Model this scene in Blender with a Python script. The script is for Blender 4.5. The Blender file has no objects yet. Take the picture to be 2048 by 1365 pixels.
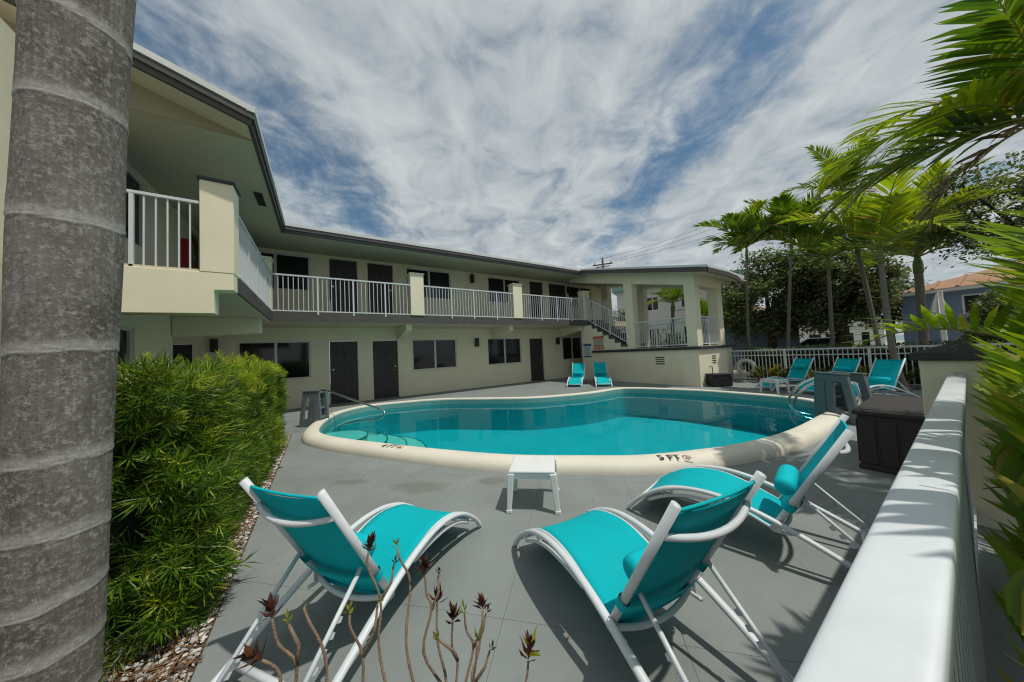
import bpy, bmesh, math, random
from mathutils import Vector, Matrix
R = math.radians
sc = bpy.context.scene
C = sc.collection

# ------------------------------------------------------------------ camera
cd = bpy.data.cameras.new('camera'); cam = bpy.data.objects.new('camera', cd); C.objects.link(cam)
cd.sensor_width = 36; cd.lens = 36*590.4/2048; cd.clip_start = 0.02; cd.clip_end = 4000
yaw, pit, rol = R(32.844), R(2.288), R(-2.70)
fw = Vector((math.sin(yaw)*math.cos(pit), math.cos(yaw)*math.cos(pit), math.sin(pit)))
rt = Vector((math.cos(yaw), -math.sin(yaw), 0)); up = rt.cross(fw)
rt2 = rt*math.cos(rol)+up*math.sin(rol); up2 = up*math.cos(rol)-rt*math.sin(rol)
M = Matrix((rt2, up2, -fw)).transposed().to_4x4(); M.translation = Vector((0, 0, 1.4))
cam.matrix_world = M
sc.camera = cam

# ------------------------------------------------------------------ light
SUN = Vector((.22, -.38, 1)).normalized()
W = bpy.data.worlds.new('World'); sc.world = W; W.use_nodes = True
nt = W.node_tree; nt.nodes.clear()
def N(t, typ, **k):
    n = t.nodes.new(typ)
    for a, b in k.items():
        if a == 'ins':
            for i, v in b.items(): n.inputs[i].default_value = v
        else: setattr(n, a, b)
    return n
def L(t, a, b): t.links.new(a, b)
def math_(t, op, a, b=None, c=None, clamp=False):
    n = t.nodes.new('ShaderNodeMath'); n.operation = op; n.use_clamp = clamp
    for i, v in enumerate((a, b, c)):
        if v is None: continue
        if isinstance(v, (int, float)): n.inputs[i].default_value = v
        else: t.links.new(v, n.inputs[i])
    return n.outputs[0]
def build_world():
    t = nt
    out = N(t, 'ShaderNodeOutputWorld'); bg = N(t, 'ShaderNodeBackground'); bg.inputs['Strength'].default_value = 0.1
    sky = N(t, 'ShaderNodeTexSky', sky_type='NISHITA', sun_disc=False)
    sky.sun_elevation = math.asin(SUN.z); sky.sun_rotation = math.atan2(SUN.x, SUN.y)
    sky.air_density = 1.0; sky.dust_density = 0.6; sky.ozone_density = 2.0
    tc = N(t, 'ShaderNodeTexCoord'); sep = N(t, 'ShaderNodeSeparateXYZ'); L(t, tc.outputs['Generated'], sep.inputs[0])
    z = math_(t, 'MAXIMUM', sep.outputs[2], 0.0); zz = math_(t, 'ADD', z, 0.1)
    px = math_(t, 'DIVIDE', sep.outputs[0], zz); py = math_(t, 'DIVIDE', sep.outputs[1], zz)
    # u runs along the cloud bands, v across them
    u = math_(t, 'ADD', math_(t, 'MULTIPLY', px, .55), math_(t, 'MULTIPLY', py, .835))
    v = math_(t, 'SUBTRACT', math_(t, 'MULTIPLY', px, .835), math_(t, 'MULTIPLY', py, .55))
    cb = N(t, 'ShaderNodeCombineXYZ'); L(t, math_(t, 'MULTIPLY', u, .92), cb.inputs[0]); L(t, v, cb.inputs[1])
    def noise(scale, det, rough, vec, dist=0.0, w=(0, 0, 0)):
        mp = N(t, 'ShaderNodeMapping'); mp.inputs['Location'].default_value = w; L(t, vec, mp.inputs[0])
        n = N(t, 'ShaderNodeTexNoise', ins={'Scale': scale, 'Detail': det, 'Roughness': rough, 'Distortion': dist}); L(t, mp.outputs[0], n.inputs['Vector'])
        return n.outputs[0]
    big = noise(1.6, 3, .5, cb.outputs[0], .2, (3.1, 1.7, 0))
    med = noise(4.6, 5, .58, cb.outputs[0], .5, (0.4, 7.3, 0))
    fine = noise(24, 4, .6, cb.outputs[0], .3, (5.0, 2.0, 0))
    vw = math_(t, 'ADD', v, math_(t, 'MULTIPLY', math_(t, 'SUBTRACT', big, .5), .55))
    band = math_(t, 'COSINE', math_(t, 'MULTIPLY', math_(t, 'ADD', vw, .90), 2*math.pi/1.60))
    gap = math_(t, 'POWER', math_(t, 'MAXIMUM', band, 0.0), 4.0)
    c = math_(t, 'ADD', math_(t, 'MULTIPLY', gap, -.55), .84)
    c = math_(t, 'ADD', c, math_(t, 'MULTIPLY', math_(t, 'SUBTRACT', med, .5), 1.35))
    c = math_(t, 'ADD', c, math_(t, 'MULTIPLY', math_(t, 'SUBTRACT', fine, .5), .40))
    c = math_(t, 'ADD', c, math_(t, 'MULTIPLY', math_(t, 'SUBTRACT', big, .5), .7))
    # thicker towards the horizon, as a layer seen edge-on
    c = math_(t, 'ADD', c, math_(t, 'MULTIPLY', math_(t, 'SUBTRACT', 1.0, math_(t, 'MULTIPLY', z, 2.2), None, True), .5))
    cr = N(t, 'ShaderNodeMapRange', interpolation_type='SMOOTHSTEP', ins={1: .06, 2: .90, 3: 0.0, 4: 1.0}); L(t, c, cr.inputs[0])
    cov = math_(t, 'MULTIPLY', cr.outputs[0], .94)
    shade = N(t, 'ShaderNodeMapRange', ins={1: .3, 2: .75, 3: 0.0, 4: 1.0}); L(t, med, shade.inputs[0])
    cc = N(t, 'ShaderNodeMix', data_type='RGBA'); L(t, shade.outputs[0], cc.inputs['Factor'])
    cc.inputs[6].default_value = (3.5, 4.0, 4.4, 1); cc.inputs[7].default_value = (6.5, 6.85, 6.85, 1)
    sk = N(t, 'ShaderNodeMix', data_type='RGBA', blend_type='MULTIPLY'); sk.inputs['Factor'].default_value = 1
    L(t, sky.outputs[0], sk.inputs[6]); sk.inputs[7].default_value = (.72, .88, .84, 1)
    mx = N(t, 'ShaderNodeMix', data_type='RGBA'); L(t, cov, mx.inputs['Factor']); L(t, sk.outputs[2], mx.inputs[6]); L(t, cc.outputs[2], mx.inputs[7])
    L(t, mx.outputs[2], bg.inputs[0]); L(t, bg.outputs[0], out.inputs[0])
build_world()
sd = bpy.data.lights.new('sun', 'SUN'); sd.energy = 3.0; sd.angle = R(.9); sd.color = (1, .95, .86)
so = bpy.data.objects.new('sun', sd); C.objects.link(so); so.location = (0, 0, 30)
so.rotation_euler = (-SUN).to_track_quat('-Z', 'Y').to_euler()
vs = sc.view_settings; vs.view_transform = 'Standard'; vs.look = 'None'; vs.exposure = 0.0; vs.gamma = 1
sc.cycles.max_bounces = 8; sc.cycles.transparent_max_bounces = 24; sc.cycles.caustics_reflective = False; sc.cycles.caustics_refractive = False
sc.cycles.sample_clamp_indirect = 3
sc.cycles.use_denoising = True; sc.cycles.denoiser = 'OPENIMAGEDENOISE'; sc.cycles.denoising_input_passes = 'RGB_ALBEDO_NORMAL'; sc.cycles.denoising_prefilter = 'NONE'; sc.cycles.filter_width = 1.2; sc.cycles.use_adaptive_sampling = False

# ------------------------------------------------------------------ materials
def bsdf(m): return m.node_tree.nodes['Principled BSDF']
def mat(name, col, rough=.6, var=.12, scale=3., bump=0., bscale=60., metal=0., spec=.4, dirt=None, dscale=1.2, damt=.5, alpha=None, coat=0):
    m = bpy.data.materials.new(name); m.use_nodes = True; t = m.node_tree; p = bsdf(m)
    p.inputs['Roughness'].default_value = rough; p.inputs['Metallic'].default_value = metal; p.inputs['Specular IOR Level'].default_value = spec
    if coat: p.inputs['Coat Weight'].default_value = coat
    tc = N(t, 'ShaderNodeTexCoord')
    n = N(t, 'ShaderNodeTexNoise', ins={'Scale': scale, 'Detail': 6, 'Roughness': .6}); L(t, tc.outputs['Object'], n.inputs['Vector'])
    mr = N(t, 'ShaderNodeMapRange', ins={1: .25, 2: .75, 3: 1-var, 4: 1+var}); L(t, n.outputs[0], mr.inputs[0])
    mx = N(t, 'ShaderNodeMix', data_type='RGBA', blend_type='MULTIPLY'); mx.inputs['Factor'].default_value = 1
    mx.inputs[6].default_value = (*col, 1); L(t, mr.outputs[0], mx.inputs[7]); o = mx.outputs[2]
    if dirt:
        n2 = N(t, 'ShaderNodeTexNoise', ins={'Scale': dscale, 'Detail': 8, 'Roughness': .68, 'Distortion': .4}); L(t, tc.outputs['Object'], n2.inputs['Vector'])
        r2 = N(t, 'ShaderNodeMapRange', ins={1: .52, 2: .72, 3: 0., 4: damt}); L(t, n2.outputs[0], r2.inputs[0])
        m2 = N(t, 'ShaderNodeMix', data_type='RGBA'); L(t, r2.outputs[0], m2.inputs['Factor']); L(t, o, m2.inputs[6]); m2.inputs[7].default_value = (*dirt, 1); o = m2.outputs[2]
    L(t, o, p.inputs['Base Color'])
    rr = N(t, 'ShaderNodeMapRange', ins={1: .3, 2: .7, 3: max(0, rough-.08), 4: min(1, rough+.08)}); L(t, n.outputs[0], rr.inputs[0]); L(t, rr.outputs[0], p.inputs['Roughness'])
    if bump:
        n3 = N(t, 'ShaderNodeTexNoise', ins={'Scale': bscale, 'Detail': 5, 'Roughness': .6}); L(t, tc.outputs['Object'], n3.inputs['Vector'])
        b = N(t, 'ShaderNodeBump', ins={'Strength': bump, 'Distance': .01}); L(t, n3.outputs[0], b.inputs['Height']); L(t, b.outputs[0], p.inputs['Normal'])
    return m
def leafmat(name, c1, c2, c3=None, trans=.35, rough=.45):
    m = bpy.data.materials.new(name); m.use_nodes = True; t = m.node_tree; p = bsdf(m)
    p.inputs['Roughness'].default_value = rough; p.inputs['Specular IOR Level'].default_value = .35
    g = N(t, 'ShaderNodeNewGeometry'); cr = N(t, 'ShaderNodeValToRGB'); L(t, g.outputs['Random Per Island'], cr.inputs[0])
    e = cr.color_ramp.elements; e[0].color = (*c1, 1); e[1].color = (*c2, 1); e[1].position = .8
    if c3: x = cr.color_ramp.elements.new(.97); x.color = (*c3, 1)
    tc = N(t, 'ShaderNodeTexCoord'); n = N(t, 'ShaderNodeTexNoise', ins={'Scale': 2.3, 'Detail': 3}); L(t, tc.outputs['Object'], n.inputs['Vector'])
    mr = N(t, 'ShaderNodeMapRange', ins={1: .3, 2: .7, 3: .7, 4: 1.3}); L(t, n.outputs[0], mr.inputs[0])
    mx = N(t, 'ShaderNodeMix', data_type='RGBA', blend_type='MULTIPLY'); mx.inputs['Factor'].default_value = 1; L(t, cr.outputs[0], mx.inputs[6]); L(t, mr.outputs[0], mx.inputs[7])
    L(t, mx.outputs[2], p.inputs['Base Color'])
    tr = N(t, 'ShaderNodeBsdfTranslucent'); ms = N(t, 'ShaderNodeMixShader'); ms.inputs[0].default_value = trans
    h = N(t, 'ShaderNodeMix', data_type='RGBA', blend_type='MULTIPLY'); h.inputs['Factor'].default_value = 1; L(t, mx.outputs[2], h.inputs[6]); h.inputs[7].default_value = (1.5, 1.5, .5, 1)
    L(t, h.outputs[2], tr.inputs[0]); L(t, p.outputs[0], ms.inputs[1]); L(t, tr.outputs[0], ms.inputs[2])
    L(t, ms.outputs[0], t.nodes['Material Output'].inputs[0])
    return m

MT = {}
MT['stucco'] = mat('stucco', (.80, .75, .565), .85, .05, 1.5, .25, 140, dirt=(.55, .50, .36), dscale=.9, damt=.25)
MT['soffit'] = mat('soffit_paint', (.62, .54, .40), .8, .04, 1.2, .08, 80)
MT['gable'] = mat('shaded_gable_paint', (.34, .30, .20), .85, .06, 2, .2, 120)  # darker than the soffit: shade on the infill face put into the colour
MT['fascia'] = mat('fascia_paint', (.075, .072, .068), .55, .15, 4, .05, 60)
MT['slab'] = mat('slab_edge_paint', (.085, .08, .07), .7, .2, 5, .15, 70)
MT['drip'] = mat('drip_edge_metal', (.62, .64, .62), .45, .08, 3)
MT['roof'] = mat('roof_membrane', (.55, .56, .55), .8, .1, 2)
MT['white'] = mat('white_powder_coat', (.63, .67, .69), .42, .05, 3, .04, 30, dirt=(.45, .47, .46), dscale=5, damt=.25)
MT['door'] = mat('dark_door_paint', (.040, .036, .034), .5, .12, 6, .08, 40)
MT['frame'] = mat('window_frame_white', (.62, .63, .60), .5, .05, 3)
MT['black'] = mat('black_metal', (.018, .018, .018), .45, .1, 5)
MT['chrome'] = mat('stainless_steel', (.62, .63, .64), .18, .05, 6, metal=1)
MT['brass'] = mat('satin_handle', (.5, .48, .44), .3, .05, 6, metal=1)
MT['coping'] = mat('coping_paint', (.70, .66, .555), .65, .06, 2.5, .2, 60, dirt=(.55, .50, .40), dscale=3.5, damt=.22)
MT['basin'] = mat('basin_plaster', (.0, .355, .395), .8, .08, 1.2)
MT['poolstep'] = mat('shallow_lit_step_plaster', (.30, .52, .45), .8, .08, 1.5)  # lighter than the basin: brightness of shallow water put into the colour
MT['nosing'] = mat('dark_step_edge', (.01, .15, .17), .6, .1, 3)
MT['tile'] = mat('shaded_waterline_plaster', (.17, .36, .34), .6, .1, 4)  # gray-teal carries the shade on the pool wall above the water
MT['turq'] = mat('turquoise_sling', (.0, .53, .595), .75, .05, 6, .25, 420, spec=.2)
def sheer(m, f, col):
    t = m.node_tree; p = bsdf(m); tr = N(t, 'ShaderNodeBsdfTranslucent'); tr.inputs[0].default_value = (*col, 1); ms = N(t, 'ShaderNodeMixShader'); ms.inputs[0].default_value = f
    L(t, p.outputs[0], ms.inputs[1]); L(t, tr.outputs[0], ms.inputs[2]); L(t, ms.outputs[0], t.nodes['Material Output'].inputs[0])
sheer(MT['turq'], .22, (.0, .40, .42))
MT['turqp'] = mat('turquoise_pillow', (.0, .47, .54), .8, .05, 6, .2, 300, spec=.2)
MT['resin'] = mat('white_resin', (.72, .74, .72), .45, .04, 6)
MT['grayresin'] = mat('gray_resin', (.13, .155, .16), .5, .08, 4, .05, 80)
MT['brownbox'] = mat('brown_resin', (.045, .040, .037), .55, .15, 9, .25, 90)
MT['blackbox'] = mat('black_wicker_resin', (.016, .015, .015), .6, .2, 30, .5, 120)
MT['cap'] = mat('dark_cap_paint', (.040, .042, .044), .6, .15, 5, .2, 90)
MT['joint'] = mat('joint_fill', (.12, .13, .125), .9, .1, 5)
MT['ground'] = mat('ground_concrete', (.34, .33, .30), .9, .15, .6, .1, 20, dirt=(.12, .14, .06), dscale=.12, damt=.8)
MT['soil'] = mat('mulch_soil', (.10, .06, .035), .95, .4, 30, .8, 70)
MT['stone'] = leafmat('white_stone', (.22, .20, .17), (.62, .61, .57), None, 0., .8)
MT['mulch'] = leafmat('mulch_chip', (.10, .045, .02), (.25, .13, .06), None, 0., .9)
MT['twig'] = mat('twig_bark', (.24, .17, .115), .85, .35, 60, .6, 220)
MT['red'] = mat('red_cabinet', (.32, .012, .016), .4, .1, 5)
MT['ring'] = mat('ring_foam', (.55, .54, .48), .7, .1, 8)
MT['bluewall'] = mat('blue_gray_stucco', (.17, .235, .33), .85, .06, 1.5)
MT['tilered'] = mat('clay_roof_tile', (.36, .20, .12), .8, .25, 8, .5, 30)
MT['whitewall'] = mat('white_stucco', (.60, .60, .57), .85, .06, 1)
MT['greenroof'] = mat('pale_green_fascia', (.20, .36, .31), .7, .05, 1)
MT['wood'] = mat('pole_wood', (.07, .055, .045), .9, .2, 6)
MT['carpaint'] = mat('gray_car_paint', (.16, .18, .19), .25, .03, 2, coat=.6)
MT['signw'] = mat('sign_white', (.62, .70, .74), .5, .03, 4)
MT['signb'] = mat('sign_blue', (.03, .10, .26), .5, .03, 4)
MT['signr'] = mat('sign_orange', (.50, .12, .04), .5, .05, 4)
MT['signc'] = mat('sign_cream', (.58, .55, .42), .5, .05, 4)
MT['ink'] = mat('black_paint', (.03, .028, .026), .7, .15, 20)
MT['inkr'] = mat('red_paint', (.42, .06, .04), .7, .15, 20)
MT['line'] = mat('sign_print', (.16, .24, .28), .6, .1, 20)
MT['canvas'] = mat('umbrella_canvas', (.72, .72, .70), .8, .05, 5)
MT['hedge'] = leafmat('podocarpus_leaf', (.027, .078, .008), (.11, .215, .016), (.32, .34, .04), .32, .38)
MT['hedgetip'] = leafmat('podocarpus_tip', (.16, .28, .014), (.40, .46, .03), (.34, .34, .05), .35, .4)  # young growth, with sunlight on the hedge top added to its colour
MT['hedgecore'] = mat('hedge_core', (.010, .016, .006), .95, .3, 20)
MT['areca'] = leafmat('areca_leaf', (.10, .19, .012), (.26, .36, .022), (.36, .31, .04), .38, .35)
MT['palm'] = leafmat('palm_leaf', (.045, .11, .012), (.14, .23, .018), (.23, .18, .05), .36, .35)
MT['palmy'] = leafmat('palm_leaf_yellow', (.14, .22, .012), (.32, .40, .02), (.30, .22, .05), .38, .35)
MT['palmdry'] = leafmat('palm_leaf_dry', (.12, .10, .05), (.24, .19, .10), None, .25, .6)
MT['tree'] = leafmat('tree_leaf', (.045, .070, .028), (.13, .165, .075), (.27, .30, .16), .3, .45)
MT['treelight'] = leafmat('tree_leaf_light', (.05, .085, .03), (.12, .16, .07), (.22, .26, .12), .3, .45)
MT['croton'] = leafmat('croton_leaf', (.03, .07, .012), (.14, .19, .02), (.40, .14, .03), .3, .35)
MT['crotony'] = leafmat('croton_leaf_yellow', (.16, .20, .02), (.36, .34, .03), (.42, .20, .03), .3, .35)
MT['crotonr'] = leafmat('croton_bud', (.022, .010, .009), (.085, .026, .020), (.15, .05, .02), .2, .4)
MT['budgreen'] = leafmat('young_leaf', (.09, .13, .02), (.24, .26, .04), None, .3, .4)
MT['bark'] = mat('bark', (.035, .028, .022), .95, .3, 12, .8, 40)
MT['palmbark'] = mat('slim_palm_bark', (.17, .155, .13), .9, .25, 10, .5, 50)
MT['shaft'] = mat('crownshaft', (.12, .17, .04), .5, .15, 6)
MT['stalk'] = mat('frond_stalk', (.22, .24, .04), .5, .15, 6)

def glassmat():
    m = bpy.data.materials.new('dark_window_glass'); m.use_nodes = True; p = bsdf(m)
    p.inputs['Base Color'].default_value = (.008, .011, .012, 1); p.inputs['Roughness'].default_value = .07; p.inputs['Specular IOR Level'].default_value = .5
    t = m.node_tree; tc = N(t, 'ShaderNodeTexCoord'); n = N(t, 'ShaderNodeTexNoise', ins={'Scale': 1.6, 'Detail': 2}); L(t, tc.outputs['Object'], n.inputs['Vector'])
    b = N(t, 'ShaderNodeBump', ins={'Strength': .04, 'Distance': .02}); L(t, n.outputs[0], b.inputs['Height']); L(t, b.outputs[0], p.inputs['Normal'])
    return m
MT['glass'] = glassmat()
def watermat():
    m = bpy.data.materials.new('pool_water'); m.use_nodes = True; t = m.node_tree; t.nodes.remove(bsdf(m))
    tc = N(t, 'ShaderNodeTexCoord'); n = N(t, 'ShaderNodeTexNoise', ins={'Scale': 2.2, 'Detail': 3, 'Roughness': .5, 'Distortion': .3}); L(t, tc.outputs['Object'], n.inputs['Vector'])
    b = N(t, 'ShaderNodeBump', ins={'Strength': .2, 'Distance': .03}); L(t, n.outputs[0], b.inputs['Height'])
    fr = N(t, 'ShaderNodeFresnel', ins={'IOR': 1.12}); L(t, b.outputs[0], fr.inputs['Normal'])
    gl = N(t, 'ShaderNodeBsdfGlossy', ins={'Roughness': .03}); gl.inputs[0].default_value = (.8, .95, .98, 1); L(t, b.outputs[0], gl.inputs['Normal'])
    tr = N(t, 'ShaderNodeBsdfTransparent'); tr.inputs[0].default_value = (.45, .95, .97, 1)
    ms = N(t, 'ShaderNodeMixShader'); L(t, fr.outputs[0], ms.inputs[0]); L(t, tr.outputs[0], ms.inputs[1]); L(t, gl.outputs[0], ms.inputs[2])
    L(t, ms.outputs[0], t.nodes['Material Output'].inputs[0]); return m
MT['water'] = watermat()
def seamat():
    m = mat('sea_water', (.05, .14, .17), .25, .1, .05, .3, .6); return m
MT['sea'] = seamat()
def deckmat():
    m = mat('deck_paint', (.212, .236, .226), .68, .12, 1.3, .12, 90, dirt=(.145, .148, .128), dscale=.9, damt=.45)
    t = m.node_tree; p = bsdf(m); src = p.inputs['Base Color'].links[0].from_socket
    tc = N(t, 'ShaderNodeTexCoord')
    # scuffs and small dark specks
    n = N(t, 'ShaderNodeTexNoise', ins={'Scale': 26, 'Detail': 6, 'Roughness': .75}); L(t, tc.outputs['Object'], n.inputs['Vector'])
    r = N(t, 'ShaderNodeMapRange', ins={1: .66, 2: .74, 3: 0, 4: .45}); L(t, n.outputs[0], r.inputs[0])
    mx = N(t, 'ShaderNodeMix', data_type='RGBA'); L(t, r.outputs[0], mx.inputs['Factor']); L(t, src, mx.inputs[6]); mx.inputs[7].default_value = (.09, .09, .085, 1)
    v = N(t, 'ShaderNodeTexVoronoi', ins={'Scale': 2.1, 'Randomness': 1}); L(t, tc.outputs['Object'], v.inputs['Vector'])
    r2 = N(t, 'ShaderNodeMapRange', ins={1: .018, 2: .03, 3: .8, 4: 0}); L(t, v.outputs['Distance'], r2.inputs[0])
    m2 = N(t, 'ShaderNodeMix', data_type='RGBA'); L(t, r2.outputs[0], m2.inputs['Factor']); L(t, mx.outputs[2], m2.inputs[6]); m2.inputs[7].default_value = (.03, .028, .025, 1)
    # long faint smears
    mp = N(t, 'ShaderNodeMapping'); mp.inputs['Rotation'].default_value = (0, 0, .7); mp.inputs['Scale'].default_value = (.8, 1.7, 1); L(t, tc.outputs['Object'], mp.inputs[0])
    n4 = N(t, 'ShaderNodeTexNoise', ins={'Scale': 1.7, 'Detail': 7, 'Roughness': .7}); L(t, mp.outputs[0], n4.inputs['Vector'])
    r4 = N(t, 'ShaderNodeMapRange', ins={1: .35, 2: .7, 3: .94, 4: 1.06}); L(t, n4.outputs[0], r4.inputs[0])
    m4 = N(t, 'ShaderNodeMix', data_type='RGBA', blend_type='MULTIPLY'); m4.inputs['Factor'].default_value = 1; L(t, m2.outputs[2], m4.inputs[6]); L(t, r4.outputs[0], m4.inputs[7])
    o_ = m4.outputs[2]
    # olive damp stains where water dries on the paint
    for (sx_, sy_, rx, ry) in ((.86,3.30,.42,.17),(.25,3.96,.28,.10),(1.55,2.95,.2,.12)):
        mp5 = N(t, 'ShaderNodeMapping'); mp5.vector_type = 'TEXTURE'; mp5.inputs['Location'].default_value = (sx_, sy_, 0); mp5.inputs['Rotation'].default_value = (0, 0, -.7); mp5.inputs['Scale'].default_value = (rx, ry, 1); L(t, tc.outputs['Object'], mp5.inputs[0])
        ln = N(t, 'ShaderNodeVectorMath', operation='LENGTH'); L(t, mp5.outputs[0], ln.inputs[0])
        ns = N(t, 'ShaderNodeTexNoise', ins={'Scale': 7, 'Detail': 5, 'Roughness': .65}); L(t, tc.outputs['Object'], ns.inputs['Vector'])
        dd = math_(t, 'ADD', ln.outputs['Value'], math_(t, 'MULTIPLY', math_(t, 'SUBTRACT', ns.outputs[0], .5), 1.6)); rr_ = N(t, 'ShaderNodeMapRange', ins={1: .55, 2: .95, 3: .5, 4: 0.}); L(t, dd, rr_.inputs[0])
        m7 = N(t, 'ShaderNodeMix', data_type='RGBA'); L(t, rr_.outputs[0], m7.inputs['Factor']); L(t, o_, m7.inputs[6]); m7.inputs[7].default_value = (.125, .125, .095, 1); o_ = m7.outputs[2]
    L(t, o_, p.inputs['Base Color']); return m
MT['deck'] = deckmat()
def trunkmat():
    m = bpy.data.materials.new('royal_palm_bark'); m.use_nodes = True; t = m.node_tree; p = bsdf(m); p.inputs['Roughness'].default_value = .92; p.inputs['Specular IOR Level'].default_value = .15
    tc = N(t, 'ShaderNodeTexCoord'); mp = N(t, 'ShaderNodeMapping'); mp.inputs['Scale'].default_value = (1, 1, .55); L(t, tc.outputs['Object'], mp.inputs[0])
    a = N(t, 'ShaderNodeTexNoise', ins={'Scale': 5, 'Detail': 8, 'Roughness': .7}); L(t, mp.outputs[0], a.inputs['Vector'])
    cr = N(t, 'ShaderNodeValToRGB'); L(t, a.outputs[0], cr.inputs[0]); e = cr.color_ramp.elements
    e[0].position = .32; e[0].color = (.10, .09, .073, 1); e[1].position = .68; e[1].color = (.235, .22, .19, 1)
    # pale lichen
    b = N(t, 'ShaderNodeTexNoise', ins={'Scale': 46, 'Detail': 8, 'Roughness': .78, 'Distortion': .2}); L(t, tc.outputs['Object'], b.inputs['Vector'])
    r = N(t, 'ShaderNodeMapRange', ins={1: .50, 2: .60, 3: 0, 4: .8}); L(t, b.outputs[0], r.inputs[0])
    m1 = N(t, 'ShaderNodeMix', data_type='RGBA'); L(t, r.outputs[0], m1.inputs['Factor']); L(t, cr.outputs[0], m1.inputs[6]); m1.inputs[7].default_value = (.36, .355, .32, 1)
    # dark algae specks
    c = N(t, 'ShaderNodeTexNoise', ins={'Scale': 95, 'Detail': 6, 'Roughness': .8}); L(t, tc.outputs['Object'], c.inputs['Vector'])
    r3 = N(t, 'ShaderNodeMapRange', ins={1: .54, 2: .66, 3: 0, 4: .85}); L(t, c.outputs[0], r3.inputs[0])
    m3 = N(t, 'ShaderNodeMix', data_type='RGBA'); L(t, r3.outputs[0], m3.inputs['Factor']); L(t, m1.outputs[2], m3.inputs[6]); m3.inputs[7].default_value = (.035, .038, .024, 1)
    # vertical fibres
    mp2 = N(t, 'ShaderNodeMapping'); mp2.inputs['Scale'].default_value = (1, 1, .06); L(t, tc.outputs['Object'], mp2.inputs[0])
    f = N(t, 'ShaderNodeTexNoise', ins={'Scale': 90, 'Detail': 4, 'Roughness': .6}); L(t, mp2.outputs[0], f.inputs['Vector'])
    r5 = N(t, 'ShaderNodeMapRange', ins={1: .3, 2: .7, 3: .82, 4: 1.16}); L(t, f.outputs[0], r5.inputs[0])
    m5 = N(t, 'ShaderNodeMix', data_type='RGBA', blend_type='MULTIPLY'); m5.inputs['Factor'].default_value = 1; L(t, m3.outputs[2], m5.inputs[6]); L(t, r5.outputs[0], m5.inputs[7])
    sa = N(t, 'ShaderNodeAttribute', attribute_name='scar'); sn = N(t, 'ShaderNodeTexNoise', ins={'Scale': 60, 'Detail': 6, 'Roughness': .8}); L(t, tc.outputs['Object'], sn.inputs['Vector'])
    sm = math_(t, 'MULTIPLY', sa.outputs['Fac'], math_(t, 'MULTIPLY', math_(t, 'SUBTRACT', sn.outputs[0], .30), 6.0, None, True))
    m6 = N(t, 'ShaderNodeMix', data_type='RGBA'); L(t, sm, m6.inputs['Factor']); L(t, m5.outputs[2], m6.inputs[6]); m6.inputs[7].default_value = (.56, .55, .50, 1)
    L(t, m6.outputs[2], p.inputs['Base Color'])
    h = math_(t, 'ADD', math_(t, 'MULTIPLY', b.outputs[0], .7), math_(t, 'MULTIPLY', f.outputs[0], .5))
    bp = N(t, 'ShaderNodeBump', ins={'Strength': .55, 'Distance': .012}); L(t, h, bp.inputs['Height']); L(t, bp.outputs[0], p.inputs['Normal'])
    return m
MT['trunk'] = trunkmat()

# ------------------------------------------------------------------ mesh helpers
class MB:
    def __init__(s): s.v = []; s.f = []
    def add(s, v, f):
        o = len(s.v); s.v += [tuple(x) for x in v]; s.f += [tuple(i+o for i in q) for q in f]; return s
    def box(s, x0, x1, y0, y1, z0, z1):
        return s.add([(x0,y0,z0),(x1,y0,z0),(x1,y1,z0),(x0,y1,z0),(x0,y0,z1),(x1,y0,z1),(x1,y1,z1),(x0,y1,z1)],
                     [(0,3,2,1),(4,5,6,7),(0,1,5,4),(1,2,6,5),(2,3,7,6),(3,0,4,7)])
    def hexa(s, v): return s.add(v, [(0,3,2,1),(4,5,6,7),(0,1,5,4),(1,2,6,5),(2,3,7,6),(3,0,4,7)])
    def beam(s, a, b, w, h, upv=(0,0,1)):
        a = Vector(a); b = Vector(b); d = (b-a).normalized(); u = Vector(upv); sd = d.cross(u)
        if sd.length < 1e-4: sd = d.cross(Vector((0,1,0)))
        sd.normalize(); u = sd.cross(d).normalized(); sd *= w/2; u *= h/2
        return s.hexa([a-sd-u, a+sd-u, b+sd-u, b-sd-u, a-sd+u, a+sd+u, b+sd+u, b-sd+u])
    def tube(s, pts, r, n=8, flat=1., upv=(0,0,1)):
        pts = [Vector(p) for p in pts]; k = len(pts); rs = r if isinstance(r, (list, tuple)) else [r]*k
        o = len(s.v); pu = None
        for i, p in enumerate(pts):
            d = (pts[min(i+1,k-1)]-pts[max(i-1,0)]).normalized()
            if pu is None:
                u = Vector(upv); u = u-d*u.dot(d)
                if u.length < 1e-3: u = Vector((1,0,0))-d*d.x
            else: u = pu-d*pu.dot(d)
            u.normalize(); pu = u; w = d.cross(u)
            for j in range(n):
                a = 2*math.pi*j/n; s.v.append(tuple(p+(u*math.cos(a)+w*math.sin(a)*flat)*rs[i]))
        for i in range(k-1):
            for j in range(n):
                a = o+i*n+j; b = o+i*n+(j+1)%n; s.f.append((a, b, b+n, a+n))
        s.f.append(tuple(o+j for j in range(n))[::-1]); s.f.append(tuple(o+(k-1)*n+j for j in range(n))); return s
    def extrude(s, poly, axis, a, b):
        """poly of 2d points, extruded between a and b along axis 0/1/2"""
        def P(q, t):
            l = list(q); l.insert(axis, t); return tuple(l)
        n = len(poly); return s.add([P(q, a) for q in poly]+[P(q, b) for q in poly],
            [tuple(range(n))[::-1], tuple(range(n, 2*n))]+[(i, (i+1)%n, n+(i+1)%n, n+i) for i in range(n)])
    def mesh(s, name):
        m = bpy.data.meshes.new(name); m.from_pydata(s.v, [], s.f); m.update(); return m
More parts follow.
